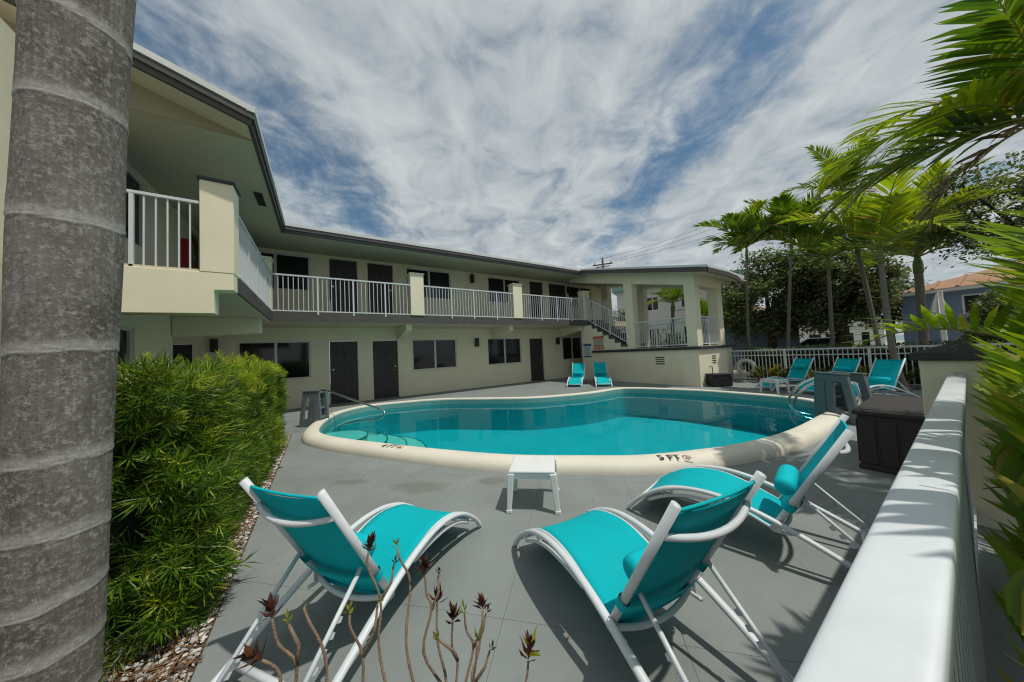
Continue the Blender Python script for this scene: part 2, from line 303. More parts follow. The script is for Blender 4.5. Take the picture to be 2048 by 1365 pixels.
def O(name, mb, m, parent=None, smooth=False, bevel=0, loc=None, rot=None, fix=True):
    me = mb.mesh(name) if isinstance(mb, MB) else mb
    if isinstance(mb, MB) and fix and len(me.polygons) < 20000:
        b = bmesh.new(); b.from_mesh(me); bmesh.ops.recalc_face_normals(b, faces=b.faces); b.to_mesh(me); b.free()
    if m and not me.materials: me.materials.append(MT[m])
    o = bpy.data.objects.new(name, me); C.objects.link(o)
    if parent: o.parent = parent
    if loc: o.location = loc
    if rot: o.rotation_euler = rot
    if smooth:
        for p in me.polygons: p.use_smooth = True
    if bevel:
        md = o.modifiers.new('bevel', 'BEVEL'); md.width = bevel; md.segments = 2; md.limit_method = 'ANGLE'; md.angle_limit = R(40)
    return o
def E(name, loc=(0,0,0), rz=0, parent=None):
    o = bpy.data.objects.new(name, None); C.objects.link(o); o.location = loc; o.rotation_euler = (0,0,rz); o.empty_display_size = .1
    if parent: o.parent = parent
    return o
def tag(o, label, cat, group=None):
    o['label'] = label; o['category'] = cat
    if group: o['group'] = group
    return o
def struct(o): o['kind'] = 'structure'; return o
def stuff(o): o['kind'] = 'stuff'; return o
def copy_tree(o, parent=None):
    c = o.copy(); C.objects.link(c)
    if parent is not None: c.parent = parent
    for ch in list(o.children): copy_tree(ch, c)
    return c
def place(name, me, parent, loc, scale=None, rot=None, mt=None):
    if mt and not me.materials: me.materials.append(MT[mt])
    o = bpy.data.objects.new(name, me); C.objects.link(o); o.parent = parent; o.location = loc
    if scale: o.scale = scale
    if rot: o.rotation_euler = rot
    return o
def catmull(pts, per=6, closed=False):
    pts = [Vector(p) for p in pts]; n = len(pts); out = []
    rng = range(n if closed else n-1)
    for i in rng:
        g = (lambda k: pts[k % n]) if closed else (lambda k: pts[max(0, min(n-1, k))])
        a, b, c, d = g(i-1), g(i), g(i+1), g(i+2)
        for j in range(per):
            t = j/per; out.append(.5*((2*b)+(c-a)*t+(2*a-5*b+4*c-d)*t*t+(3*b-a-3*c+d)*t**3))
    if not closed: out.append(pts[-1])
    return out
unit_box = MB().box(-.5,.5,-.5,.5,0,1)

# ------------------------------------------------------------------ ground, sea, deck, pool
# pool outline (inner edge of the coping)
near = [(-0.07,6.75),(0.02,6.25),(0.33,5.62),(0.70,5.03),(1.31,4.10),(1.97,3.23),(2.70,2.56),(3.15,2.20),(3.71,1.92),(4.29,1.70),(4.97,1.545),(5.56,1.475),(6.13,1.45),(6.75,1.445)]
farp = [(7.6,1.46),(8.35,1.75),(8.72,2.25),(8.80,2.95),(8.78,4.10),(8.47,5.15),(8.10,5.92),(7.75,6.10),(6.75,6.12),(5.62,6.42),(4.78,6.86),(3.92,7.70),(2.92,8.66),(1.75,9.10),(1.02,9.16),(0.46,8.75),(0.14,8.05),(-.02,7.35)]
pool_in = [Vector((p.x, p.y)) for p in catmull([(x, y, 0) for x, y in near+farp], 5, True)]
def offset(poly, d):
    n = len(poly); out = []
    for i in range(n):
        t = (poly[(i+1)%n]-poly[i-1]).normalized(); out.append(poly[i]+Vector((t.y, -t.x))*d)
    return out
area = sum(pool_in[i-1].x*pool_in[i].y-pool_in[i].x*pool_in[i-1].y for i in range(len(pool_in)))
SGN = 1 if area > 0 else -1            # offset(+SGN*d) goes outwards
def fill_mesh(outer, holes=(), z=0.):
    b = bmesh.new()
    for loop in (outer, *holes):
        vs = [b.verts.new((p[0], p[1], z)) for p in loop]
        for i in range(len(vs)): b.edges.new((vs[i-1], vs[i]))
    bmesh.ops.triangle_fill(b, use_beauty=True, edges=b.edges[:]); bmesh.ops.recalc_face_normals(b, faces=b.faces)
    for f in b.faces:
        if f.normal.z < 0: f.normal_flip()
    return b
hole = offset(pool_in, SGN*.20)
# wide ground sheet with the pool cut out
b = fill_mesh([(-300,-400),(118,-400),(118,600),(-300,600)], [hole], -.045)
me = bpy.data.meshes.new('ground'); b.to_mesh(me); b.free(); struct(O('ground', me, 'ground'))
struct(O('sea', MB().add([(110,-3000,-.8),(3500,-3000,-.8),(3500,3000,-.8),(110,3000,-.8)], [(0,1,2,3)]), 'sea'))
# deck: scored concrete slabs laid on the diagonal
deck_outer = [(-.52,-.2),(13.2,-.2),(13.2,11.6),(-4.2,11.6),(-4.2,7.3),(-.52,7.3)]
deck = struct(E('pool_deck'))
b0 = fill_mesh(deck_outer, [hole], 0.)
bj = b0.copy(); me = bpy.data.meshes.new('joint_bed'); 
for v in bj.verts: v.co.z = -.018
bj.to_mesh(me); bj.free(); O('joint_bed', me, 'joint', deck)
us = [.6+1.24*k for k in range(-14, 14)]; ws = [2.2+2.48*k for k in range(-4, 11)]
q2 = math.sqrt(.5)
def bis(bm, co, no): bmesh.ops.bisect_plane(bm, geom=bm.verts[:]+bm.edges[:]+bm.faces[:], plane_co=co, plane_no=no, clear_outer=True)
for i in range(len(us)-1):
    row = b0.copy(); gap = .0013
    bis(row, ((us[i]+gap)/2, -(us[i]+gap)/2, 0), (-q2, q2, 0)); bis(row, ((us[i+1]-gap)/2, -(us[i+1]-gap)/2, 0), (q2, -q2, 0))
    if row.faces:
        for j in range(len(ws)-1):
            cl = row.copy(); sh = (i % 2)*0
            bis(cl, ((ws[j]+gap+sh)/2, (ws[j]+gap+sh)/2, 0), (-q2, -q2, 0)); bis(cl, ((ws[j+1]-gap+sh)/2, (ws[j+1]-gap+sh)/2, 0), (q2, q2, 0))
            if cl.faces and sum(f.calc_area() for f in cl.faces) > .01:
                ed = [e for e in cl.edges if e.is_boundary]
                r = bmesh.ops.extrude_edge_only(cl, edges=ed)
                for v in r['geom']:
                    if isinstance(v, bmesh.types.BMVert): v.co.z -= .016
                me = bpy.data.meshes.new('deck_slab'); cl.to_mesh(me); O('deck_slab', me, 'deck', deck)
            cl.free()
    row.free()
b0.free()

pool = tag(E('swimming_pool', (0,0,0)), 'kidney shaped turquoise swimming pool with raised cream rim', 'swimming pool')
HC = .13
prof = [(.0,-.30),(.0,.105),(.006,.122),(.022,HC),(.135,HC),(.185,.122),(.228,.100),(.258,.065),(.272,.02),(.274,-.03)]
n = len(pool_in); mb = MB(); rings = [offset(pool_in, SGN*o) for o, z in prof]
for k, (o, z) in enumerate(prof): mb.v += [(p.x, p.y, z) for p in rings[k]]
for k in range(len(prof)-1):
    for i in range(n): mb.f.append((k*n+i, k*n+(i+1)%n, (k+1)*n+(i+1)%n, (k+1)*n+i))
cop = O('coping', mb, 'coping', pool, smooth=True)
# basin: wall and floor
wallp = offset(pool_in, -SGN*.004); mb = MB()
mb.v += [(p.x, p.y, -.10) for p in wallp]+[(p.x, p.y, -.78) for p in wallp]
mb.f += [(i, (i+1)%n, n+(i+1)%n, n+i) for i in range(n)]
O('basin_wall', mb, 'basin', pool)
mb = MB(); mb.v += [(p.x, p.y, .09) for p in wallp]+[(p.x, p.y, -.10) for p in wallp]
mb.f += [(i, (i+1)%n, n+(i+1)%n, n+i) for i in range(n)]; O('shaded_waterline_band', mb, 'tile', pool)
b = fill_mesh([(p.x, p.y) for p in wallp], (), -.78); me = bpy.data.meshes.new('basin_floor'); b.to_mesh(me); b.free(); O('basin_floor', me, 'basin', pool)
# curved entry steps
sx, sy = .16, 7.05
def ray_dist(a):
    d = Vector((math.cos(a), math.sin(a))); best = 99; o = Vector((sx, sy))
    for i in range(n):
        p, q = wallp[i-1]-o, wallp[i]-o; e = q-p; den = d.x*e.y-d.y*e.x
        if abs(den) < 1e-9: continue
        t = (p.x*e.y-p.y*e.x)/den; s_ = (p.x*d.y-p.y*d.x)/den
        if t > 0 and 0 <= s_ <= 1: best = min(best, t)
    return best
def disc(rad, rin, z0, z1):
    mb = MB(); k = 72; top = []
    for i in range(k):
        a = 2*math.pi*i/k; r = min(rad, ray_dist(a)-.003); top.append((sx+r*math.cos(a), sy+r*math.sin(a)))
    mb.v += [(x, y, z1) for x, y in top]+[(x, y, z0) for x, y in top]
    mb.f += [tuple(range(k))]+[(i, (i+1)%k, k+(i+1)%k, k+i) for i in range(k)]; return mb
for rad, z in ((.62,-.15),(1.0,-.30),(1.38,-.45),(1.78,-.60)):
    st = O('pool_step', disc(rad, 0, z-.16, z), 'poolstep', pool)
    mb = MB(); pts = []
    for i in range(-40, 41):
        a = -.25+i*.045
        if ray_dist(a) > rad+.02: pts.append((sx+(rad+.004)*math.cos(a), sy+(rad+.004)*math.sin(a), z-.004))
    if len(pts) > 3: O('step_edge', MB().tube(pts, .016, 6), 'nosing', st)
wt = fill_mesh([(p.x, p.y) for p in offset(pool_in, -SGN*.001)], (), -.03); me = bpy.data.meshes.new('water'); wt.to_mesh(me); wt.free()
struct(O('water', me, 'water'))
# depth markings painted on the coping
def text_mesh(s, size, extr=.0006):
    cu = bpy.data.curves.new('t', 'FONT'); cu.body = s; cu.size = size; cu.extrude = extr; cu.offset = .0030; cu.align_x = 'CENTER'; cu.align_y = 'CENTER'
    o = bpy.data.objects.new('t', cu); C.objects.link(o); dg = bpy.context.evaluated_depsgraph_get(); dg.update()
    me = bpy.data.meshes.new_from_object(o.evaluated_get(dg)); bpy.data.objects.remove(o); return me
def ringmesh(r0, r1, k=28):
    mb = MB()
    for i in range(k):
        a = 2*math.pi*i/k; mb.v += [(r0*math.cos(a), r0*math.sin(a), 0), (r1*math.cos(a), r1*math.sin(a), 0)]
    mb.f += [(2*i, 2*i+1, 2*((i+1)%k)+1, 2*((i+1)%k)) for i in range(k)]; return mb
def marking(txt, x, y, ang, size):
    e = E('depth_marking', (x, y, HC+.0022), ang, pool)
    m_ = text_mesh(txt, size); m_.name = 'lettering'
    for v in m_.vertices: v.co.x *= .92
    o = O('lettering', m_, 'ink', e); o.scale = (1, 1.15, 1)
    s = ringmesh(.036, .044); s.beam((-.028,.028,0), (.028,-.028,0), .007, .0006)
    s2 = ringmesh(.004, .0095, 12); s2.beam((-.004,-.004,0), (.02,-.012,0), .008, .0006); s2.beam((-.022,-.02,0), (.024,-.02,0), .005, .0006)
    O('no_diving_sign', s, 'inkr', e, loc=(.195, .004, .0004)); O('diver_mark', s2, 'ink', e, loc=(.195, .004, .0002))
    O('small_print', MB().box(-.05,.05,-.006,.004,0,.0006), 'ink', e, loc=(.21, -.05, .0002))
marking('5 FT', 3.298, 1.932, math.atan2(-.23, .32), .150)
marking('4 FT', .800, 4.658, math.atan2(-.33, .26), .150)

# ------------------------------------------------------------------ the motel
motel = tag(E('motel_building', (0,0,0)), 'cream two storey motel with dark doors, balcony railings and open stair pavilion', 'building')
def wall_panel(u0, u1, z0, z1, opens, front, back, axis):
    """wall in the plane axis=front (axis 0 or 1); opens = [(ua, ub, za, zb)]"""
    us_ = sorted({u0, u1, *[o[0] for o in opens], *[o[1] for o in opens]}); zs = sorted({z0, z1, *[o[2] for o in opens], *[o[3] for o in opens]})
    mb = MB()
    def P(u, z, d): return (d, u, z) if axis == 0 else (u, d, z)
    def op(i, j):
        if not (0 <= i < len(us_)-1 and 0 <= j < len(zs)-1): return True
        uc, zc = (us_[i]+us_[i+1])/2, (zs[j]+zs[j+1])/2
        return any(o[0] < uc < o[1] and o[2] < zc < o[3] for o in opens)
    for i in range(len(us_)-1):
        for j in range(len(zs)-1):
            if op(i, j): continue
            a, b_, c, d = us_[i], us_[i+1], zs[j], zs[j+1]
            mb.add([P(a,c,front),P(b_,c,front),P(b_,d,front),P(a,d,front)], [(0,1,2,3)]); mb.add([P(a,c,back),P(b_,c,back),P(b_,d,back),P(a,d,back)], [(0,3,2,1)])
            for (di, dj, q) in ((-1,0,((a,c),(a,d))),(1,0,((b_,c),(b_,d))),(0,-1,((a,c),(b_,c))),(0,1,((a,d),(b_,d)))):
                if op(i+di, j+dj):
                    (ua, za), (ub, zb) = q; mb.add([P(ua,za,front),P(ub,zb,front),P(ub,zb,back),P(ua,za,back)], [(0,1,2,3)])
    me = mb.mesh('w'); b = bmesh.new(); b.from_mesh(me); bmesh.ops.remove_doubles(b, verts=b.verts, dist=1e-5); bmesh.ops.recalc_face_normals(b, faces=b.faces); b.to_mesh(me); b.free(); return me
def local(axis, front, sgn):
    """maps (u across, d inwards from the wall face, z) to world"""
    return (lambda u, d, z: (u, front+sgn*d, z)) if axis == 1 else (lambda u, d, z: (front+sgn*d, u, z))
def lbox(mb, f, u0, u1, d0, d1, z0, z1):
    a = f(u0, d0, z0); c = f(u1, d1, z1); return mb.box(min(a[0],c[0]), max(a[0],c[0]), min(a[1],c[1]), max(a[1],c[1]), min(a[2],c[2]), max(a[2],c[2]))
def window(f, u0, u1, z0, z1, split=.5, sill=True):
    w = E('window', (0,0,0), 0, motel); fr = MB(); t = .05
    lbox(fr, f, u0, u1, .03, .09, z0, z0+t); lbox(fr, f, u0, u1, .03, .09, z1-t, z1)
    lbox(fr, f, u0, u0+t, .031, .089, z0+t, z1-t); lbox(fr, f, u1-t, u1, .031, .089, z0+t, z1-t)
    O('window_frame', fr, 'frame', w); us_ = u0+(u1-u0)*split
    O('mullion', lbox(MB(), f, us_-.035, us_+.035, .025, .085, z0+t, z1-t), 'frame', w)
    O('pane', lbox(MB(), f, u0+t, us_-.035, .055, .065, z0+t, z1-t), 'glass', w)
    O('pane', lbox(MB(), f, us_+.035, u1-t, .07, .08, z0+t, z1-t), 'glass', w)
    O('window_backing', lbox(MB(), f, u0-.02, u1+.02, .26, .27, z0-.02, z1+.02), 'black', w)  # black sheet closing the opening behind the panes
    if sill: O('sill', lbox(MB(), f, u0-.03, u1+.03, -.03, .1, z0-.07, z0-.004), 'stucco', w, bevel=.006)
def door(f, u0, u1, z0, z1, knob=1):
    d = E('door', (0,0,0), 0, motel)
    O('door_leaf', lbox(MB(), f, u0+.012, u1-.012, .06, .105, z0+.02, z1-.012), 'door', d, bevel=.003)
    gr = MB()
    for k in range(1, 4):
        u = u0+(u1-u0)*k/4; lbox(gr, f, u-.006, u+.006, .0575, .06, z0+.06, z1-.06)
    O('groove', gr, 'black', d)
    um = (u0+u1)/2; O('number_plate', lbox(MB(), f, um-.06, um+.06, .045, .058, z0+1.54, z0+1.70), 'black', d, bevel=.01)
    uk = u1-.1 if knob > 0 else u0+.1; a = Vector(f(uk, .06, z0+.98)); c = Vector(f(uk, -.0, z0+.98))
    h = MB().tube([a, c], .022, 10); e = Vector(f(uk-.11*knob, .0, z0+.98)); h.tube([c, e], .011, 8); O('door_handle', h, 'brass', d, smooth=True)
    O('deadbolt', MB().tube([Vector(f(uk, .06, z0+1.12)), Vector(f(uk, .03, z0+1.12))], .03, 12), 'brass', d)
    O('threshold', lbox(MB(), f, u0, u1, .0, .14, z0+.003, z0+.018), 'slab', d)
WY = 11.4; F1, F2 = 0., 2.78; fm = local(1, WY, 1); WX = -2.65; fl = local(0, WX, -1)
low_w = [(-2.05,-.30),(2.86,4.65),(6.08,7.87),(10.45,11.85)]; up_w = [(-2.05,-.27),(2.72,4.50),(6.22,7.97),(11.08,12.80)]
low_d = [(-3.35,-2.95,1),(.21,1.04,-1),(1.51,2.35,1),(8.35,9.17,1)]; up_d = [(.25,1.09,-1),(1.41,2.26,1),(8.52,9.34,-1),(9.73,10.89,1)]
opens = [(a,b_,.90,2.09) for a,b_ in low_w]+[(a,b_,-.03,2.06) for a,b_,k in low_d]
O('ground_floor_wall', wall_panel(-4.2, 14., -.03, 2.5, opens, WY, WY+.2, 1), 'stucco', motel)
opens = [(a,b_,3.68,4.83) for a,b_ in up_w]+[(a,b_,F2-.02,4.84) for a,b_,k in up_d]
O('upper_floor_wall', wall_panel(-4.2, 14., 2.5, 5.0, opens, WY+.001, WY+.2, 1), 'stucco', motel)
for a, b_ in low_w: window(fm, a, b_, .90, 2.09)
for a, b_ in up_w: window(fm, a, b_, 3.68, 4.83, sill=False)
for a, b_, k in low_d: door(fm, a, b_, F1, 2.06, k)
for a, b_, k in up_d: door(fm, a, b_, F2, 4.84, k)
# side wing wall
O('side_ground_wall', wall_panel(2.6, 9.13, -.05, 2.5, [(5.25,7.62,.55,2.11)], WX, WX-.2, 0), 'stucco', motel)
O('side_return_wall', MB().box(-4.2, WX-.2, 8.93, 9.129, -.05, 2.5), 'stucco', motel)
O('side_upper_wall', wall_panel(2.6, 11.399, 2.5, 5.0, [(6.3,8.0,3.55,4.80),(10.15,10.95,F2-.02,4.80)], WX+.001, WX-.2, 0), 'stucco', motel)
window(fl, 5.25, 7.62, .55, 2.11, .5); window(fl, 6.3, 8.0, 3.55, 4.80, .5, False); door(fl, 10.15, 10.95, F2, 4.80, -1)
O('far_end_wall', MB().box(-4.4, -4.2, 9.13, 11.6, -.05, 5.0), 'stucco', motel)
O('wing_end_wall', MB().box(13.8, 13.998, 11.6, 16.5, -.05, 5.0), 'stucco', motel)
# balcony slab
SX, SY = -1.08, 9.70
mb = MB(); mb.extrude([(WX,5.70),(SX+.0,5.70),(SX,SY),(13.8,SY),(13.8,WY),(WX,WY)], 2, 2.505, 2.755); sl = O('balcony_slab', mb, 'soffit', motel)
O('slab_edge', MB().box(SX+.002, 10.36, SY-.035, SY-.002, 2.50, 2.745), 'slab', sl)
O('slab_edge', MB().box(SX+.001, SX+.034, 5.70, SY-.036, 2.50, 2.745), 'slab', sl)
O('walkway_floor', MB().extrude([(WX+.01,5.74),(SX-.04,5.74),(SX-.04,SY+.02),(13.7,SY+.02),(13.7,WY-.01),(WX+.01,WY-.01)], 2, 2.757, 2.775), 'slab', sl)
# deep front beam of the side wing with its stepped end
O('front_beam', MB().extrude([(WX-.4,2.11),(-1.25,2.14),(-1.25,2.47),(SX+.035,2.48),(SX+.035,2.72),(WX-.4,2.72)], 1, 5.665, 5.90), 'stucco', motel, bevel=.008)
O('bracket', MB().extrude([(WX+.01,2.07),(-1.2,2.15),(-1.2,2.503),(WX+.01,2.503)], 1, 9.05, 9.22), 'stucco', motel, bevel=.006)
for x in (2.33, 6.30, 10.15):
    O('bracket', MB().extrude([(9.90,2.30),(9.90,2.503),(WY-.002,2.503),(WY-.002,2.06)], 0, x, x+.18), 'stucco', motel, bevel=.006)
# posts and railings
def post(x0, x1, y0, y1, z0, z1, capped=True):
    p = O('post', MB().box(x0, x1, y0, y1, z0, z1), 'stucco', motel, bevel=.006)
    if capped: O('post_cap', MB().box(x0-.025, x1+.025, y0-.025, y1+.025, z1, z1+.045), 'cap' if x0 < -1.35 or y0 < 6 else 'stucco', p, bevel=.008)
post(-1.39, SX+.04, 5.66, 5.99, 2.722, 4.02)
post(-1.33, SX+.02, 9.56, 9.92, 2.757, 4.10)
for x in (2.43, 6.38, 10.29): post(x, x+.43, 9.635, 9.98, 2.757, 4.10)
bal_me = MB().box(-.008,.008,-.008,.008,0,1).mesh('baluster'); bal_me.materials.append(MT['white'])
def railing(parent, a, b, h, z0=.07, spacing=.108, posts=(), top=(.045,.04), name='railing', ends=True):
    """a, b: floor points under the two ends; upright balusters between two rails"""
    a, b = Vector(a), Vector(b); r = E(name, (0,0,0), 0, parent); upz = Vector((0,0,1))
    O('top_rail', MB().beam(a+upz*h, b+upz*h, *top), 'white', r, bevel=.004); O('bottom_rail', MB().beam(a+upz*z0, b+upz*z0, .03, .03), 'white', r)
    ln = (b-a).length; k = max(2, round(ln/spacing)); ang = math.atan2((b-a).y, (b-a).x); pset = {round(t*k) for t in posts}
    for i in range(k+1):
        p = a.lerp(b, i/k)
        if i in pset: O('rail_post', MB().box(-.02,.02,-.02,.02,-.03,h-.018), 'white', r, loc=p, rot=(0,0,ang), bevel=.002)
        elif 0 < i < k: place('baluster', bal_me, r, p+upz*z0, (1,1,h-z0-.015), (0,0,ang))
    return r
FZ = 2.715
for x0, x1 in ((-1.04, 2.43), (2.86, 6.38), (6.81, 10.29)): railing(motel, (x0,9.672,FZ), (x1,9.672,FZ), 1.02, posts=(.27,.53,.79))
railing(motel, (SX+.005,5.99,FZ), (SX+.005,9.56,FZ), 1.02, posts=(.25,.5,.75))
railing(motel, (WX,5.72,2.70), (-1.39,5.72,2.70), 1.0, z0=.035, posts=(.52,))
# roof: soffits, fascias, drip edges
roof = E('roof', (0,0,0), 0, motel); EX, EY, ES, EW = -.82, 9.40, 4.78, 4.93; PITCH = .31; RX = -6.4; RY = 15.0
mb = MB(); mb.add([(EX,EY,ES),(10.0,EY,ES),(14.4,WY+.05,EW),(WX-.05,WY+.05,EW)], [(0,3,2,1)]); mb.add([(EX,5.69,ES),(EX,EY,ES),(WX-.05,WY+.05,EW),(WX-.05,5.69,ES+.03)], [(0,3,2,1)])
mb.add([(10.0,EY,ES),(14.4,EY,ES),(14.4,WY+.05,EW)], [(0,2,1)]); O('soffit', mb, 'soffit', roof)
GY = 5.33
mb = MB().add([(EX,GY,ES),(RX,GY,ES+(EX-RX)*PITCH),(RX,5.69,ES+(EX-RX)*PITCH),(EX,5.69,ES+.001)], [(0,1,2,3)]); O('gable_soffit', mb, 'soffit', roof)
O('gable_infill', MB().hexa([(EX,5.686,ES-.001),(EX,5.70,ES-.001),(RX,5.70,ES+.03),(RX,5.686,ES+.03),(EX,5.686,ES+.002),(EX,5.70,ES+.002),(RX,5.70,ES+(EX-RX)*PITCH-.002),(RX,5.686,ES+(EX-RX)*PITCH-.002)]), 'gable', roof)
ft = .20; fd = .05
O('fascia', MB().box(EX+.0, 9.88, EY-fd, EY, ES-.02, ES+ft-.05), 'fascia', roof); O('fascia', MB().box(EX, EX+fd, GY-fd, EY-fd-.001, ES-.02, ES+ft-.05), 'fascia', roof)
O('gutter_lip', MB().box(EX+.03, 9.87, EY-fd-.03, EY-fd-.001, ES+.06, ES+ft-.055), 'fascia', roof); O('gutter_lip', MB().box(EX+fd+.001, EX+fd+.03, GY-fd-.03, EY-fd-.031, ES+.06, ES+ft-.055), 'fascia', roof)
O('drip_edge', MB().box(EX+.035, 9.86, EY-fd-.045, EY+.3, ES+ft-.05, ES+ft+.035), 'drip', roof); O('drip_edge', MB().box(EX-.0, EX+fd+.045, GY-fd-.046, EY-fd-.046, ES+ft-.049, ES+ft+.034), 'drip', roof)
zr = ES+(EX+fd-RX)*PITCH
def rake(y0, y1, za, zb, m_, nm): O(nm, MB().hexa([(EX+fd,y0,ES+za),(EX+fd,y1,ES+za),(RX,y1,zr+za),(RX,y0,zr+za),(EX+fd,y0,ES+zb),(EX+fd,y1,ES+zb),(RX,y1,zr+zb),(RX,y0,zr+zb)]), m_, roof)
rake(GY-fd-.002, GY-.002, -.02, ft-.05, 'fascia', 'fascia'); rake(GY-fd-.035, GY-fd-.003, .06, ft-.06, 'fascia', 'gutter_lip'); rake(GY-fd-.05, GY+.3, ft-.048, ft+.036, 'drip', 'drip_edge')
z1 = ES+ft+.02
mb = MB().add([(EX+.05,GY-.04,z1),(EX+.05,EY-.05,z1),(-6.4,15.,z1+1.73),(-6.4,GY-.04,z1+1.73)], [(0,1,2,3)]); mb.add([(EX+.05,EY-.05,z1),(14.4,EY-.05,z1),(14.4,15.,z1+1.73),(-6.4,15.,z1+1.73)], [(0,1,2,3)])
mb.add([(14.4,15.,z1+1.73),(14.4,20.6,z1),(-6.4,20.6,z1),(-6.4,15.,z1+1.73)], [(0,1,2,3)]); mb.add([(-6.4,GY-.04,z1+1.73),(-6.4,15,z1+1.73),(-12,15,z1),(-12,GY-.04,z1)], [(0,1,2,3)])
O('roof_plane', mb, 'roof', roof)
O('soffit_vent', MB().box(-1.07,-.94,7.42,7.99,ES-.006,ES+.004), 'black', roof)
# stair and pavilion
PX = 10.4
stair = E('stair', (0,0,0), 0, motel); sn = 7; s0, s1, t0, t1 = 9.62, 7.52, 2.775, 1.36; tr_ = (s0-s1)/sn; rs = (t0-t1)/(sn+1)
for k in range(sn):
    ya = s0-tr_*k; zt = t0-rs*(k+1)
    O('stair_tread', MB().box(PX-.012, 11.62, ya-tr_-.01, ya+.004, zt-.10, zt), 'slab', stair); O('stair_riser', MB().box(PX-.010, 11.61, ya-.02, ya+.003, zt, zt+rs-.001), 'slab', stair)
poly = [(10.0,-.03),(10.0,2.505),(s0+.004,2.505)]
for k in range(sn): ya = s0-tr_*k; zt = t0-rs*(k+1)-.101; poly += [(ya+.004,zt),(ya-tr_+.004,zt)]
poly += [(s1+.0,1.335),(4.852,1.335),(4.852,-.03)]
O('stair_wall', MB().extrude(poly, 0, PX, PX+.2), 'stucco', motel)
O('landing', MB().box(PX+.2, 12.6, 4.95, 9.6, 1.2, 1.335), 'slab', motel)
O('pavilion_end_wall', MB().box(PX+.0015, 12.42, 4.85, 5.05, -.03, 1.335), 'stucco', motel); O('pavilion_end_wall', MB().box(12.421, 13.1, 4.93, 5.13, -.03, 1.30), 'stucco', motel)
O('pavilion_back_wall', MB().box(12.45, 12.62, 5.131, 11.3, -.03, 1.335), 'stucco', motel)
mb = MB(); mb.extrude([(9.36,1.225),(9.36,1.325),(4.78,1.325),(4.78,1.225)], 0, PX-.055, PX-.002); O('ledge', mb, 'cap', motel, bevel=.01)
O('ledge', MB().box(PX-.002, 13.16, 4.775, 4.847, 1.225, 1.325), 'cap', motel, bevel=.01)
def grille(f, u0, u1, z0, z1):
    g_ = E('wall_vent', (0,0,0), 0, motel); h = (z1-z0)/7
    for k in range(4): O('vent_slot', lbox(MB(), f, u0, u1, -.004, .05, z0+2*k*h, z0+(2*k+1)*h), 'black', g_)
grille(local(0, PX, 1), 6.02, 6.36, .72, .99); grille(local(1, 4.85, 1), 11.30, 11.58, .71, .98)
SL = .2395; zb = lambda y: 3.36+SL*(y-4.84)
def column(x0, x1, y0, y1):
    z0 = 1.336; O('column', MB().hexa([(x0,y0,z0),(x1,y0,z0),(x1,y1,z0),(x0,y1,z0),(x0,y0,zb(y0)+.01),(x1,y0,zb(y0)+.01),(x1,y1,zb(y1)+.01),(x0,y1,zb(y1)+.01)]), 'stucco', motel, bevel=.006)
column(PX, PX+.34, 7.17, 7.55); column(PX, PX+.34, 4.85, 5.19); column(12.05, 12.40, 4.85, 5.19); column(12.2, 12.5, 7.85, 8.22); column(12.2, 12.5, 9.8, 10.2)
def slope_box(x0, x1, y0, y1, z0, z1): return MB().hexa([(x0,y0,zb(y0)+z0),(x1,y0,zb(y0)+z0),(x1,y1,zb(y1)+z0),(x0,y1,zb(y1)+z0),(x0,y0,zb(y0)+z1),(x1,y0,zb(y0)+z1),(x1,y1,zb(y1)+z1),(x0,y1,zb(y1)+z1)])
proof = E('pavilion_roof', (0,0,0), 0, motel)
O('beam', slope_box(PX-.001, PX+.341, 4.849, 10.6, .0, .36), 'stucco', proof); O('beam', MB().box(PX+.342, 12.401, 4.8495, 5.19, zb(4.85)+.001, zb(4.85)+.36), 'stucco', proof); O('beam', slope_box(12.199, 12.501, 5.191, 10.6, .0, .36), 'stucco', proof)
O('ceiling', slope_box(9.93, 12.95, 4.25, 10.6, .36, .40), 'soffit', proof)
O('fascia', slope_box(9.88, 9.929, 4.2, 9.36, .385, .53), 'fascia', proof); O('drip_edge', slope_box(9.85, 9.95, 4.17, 9.37, .531, .60), 'drip', proof)
e = [(9.879,4.2,0),(11.3,4.2,0),(12.1,4.21,-.05),(12.6,4.26,-.13),(12.95,4.36,-.24)]
mb, md_ = MB(), MB(); zf = zb(4.2)+.386
for p, q in zip(e[:-1], e[1:]):
    for m2, a_, c_, w_ in ((mb, 0, .144, .05), (md_, .145, .213, .10)):
        m2.hexa([(p[0],p[1],zf+a_+p[2]),(q[0],q[1],zf+a_+q[2]),(q[0],q[1]+w_,zf+a_+q[2]),(p[0],p[1]+w_,zf+a_+p[2]),(p[0],p[1],zf+c_+p[2]),(q[0],q[1],zf+c_+q[2]),(q[0],q[1]+w_,zf+c_+q[2]),(p[0],p[1]+w_,zf+c_+p[2])])
O('fascia', mb, 'fascia', proof); O('drip_edge', md_, 'drip', proof)
O('roof_plane', slope_box(9.95, 12.95, 4.3, 10.4, .44, .58), 'roof', proof)
railing(stair, (PX+.03,9.64,2.73), (PX+.03,7.55,1.55), 1.07, z0=.07, spacing=.115, posts=(.22,.62), name='stair_railing')
railing(motel, (PX+.05,7.17,1.335), (PX+.05,5.19,1.335), 1.01, spacing=.10, posts=(.45,))
railing(motel, (PX+.34,4.92,1.335), (12.05,4.92,1.335), 1.0, spacing=.10, posts=(.5,))
railing(motel, (12.5,5.2,1.335), (12.5,9.8,1.335), 1.0, spacing=.14)
O('upper_guard_wall', MB().box(11.65, 11.8, 9.3, 9.7, 2.4, 3.75), 'stucco', motel)

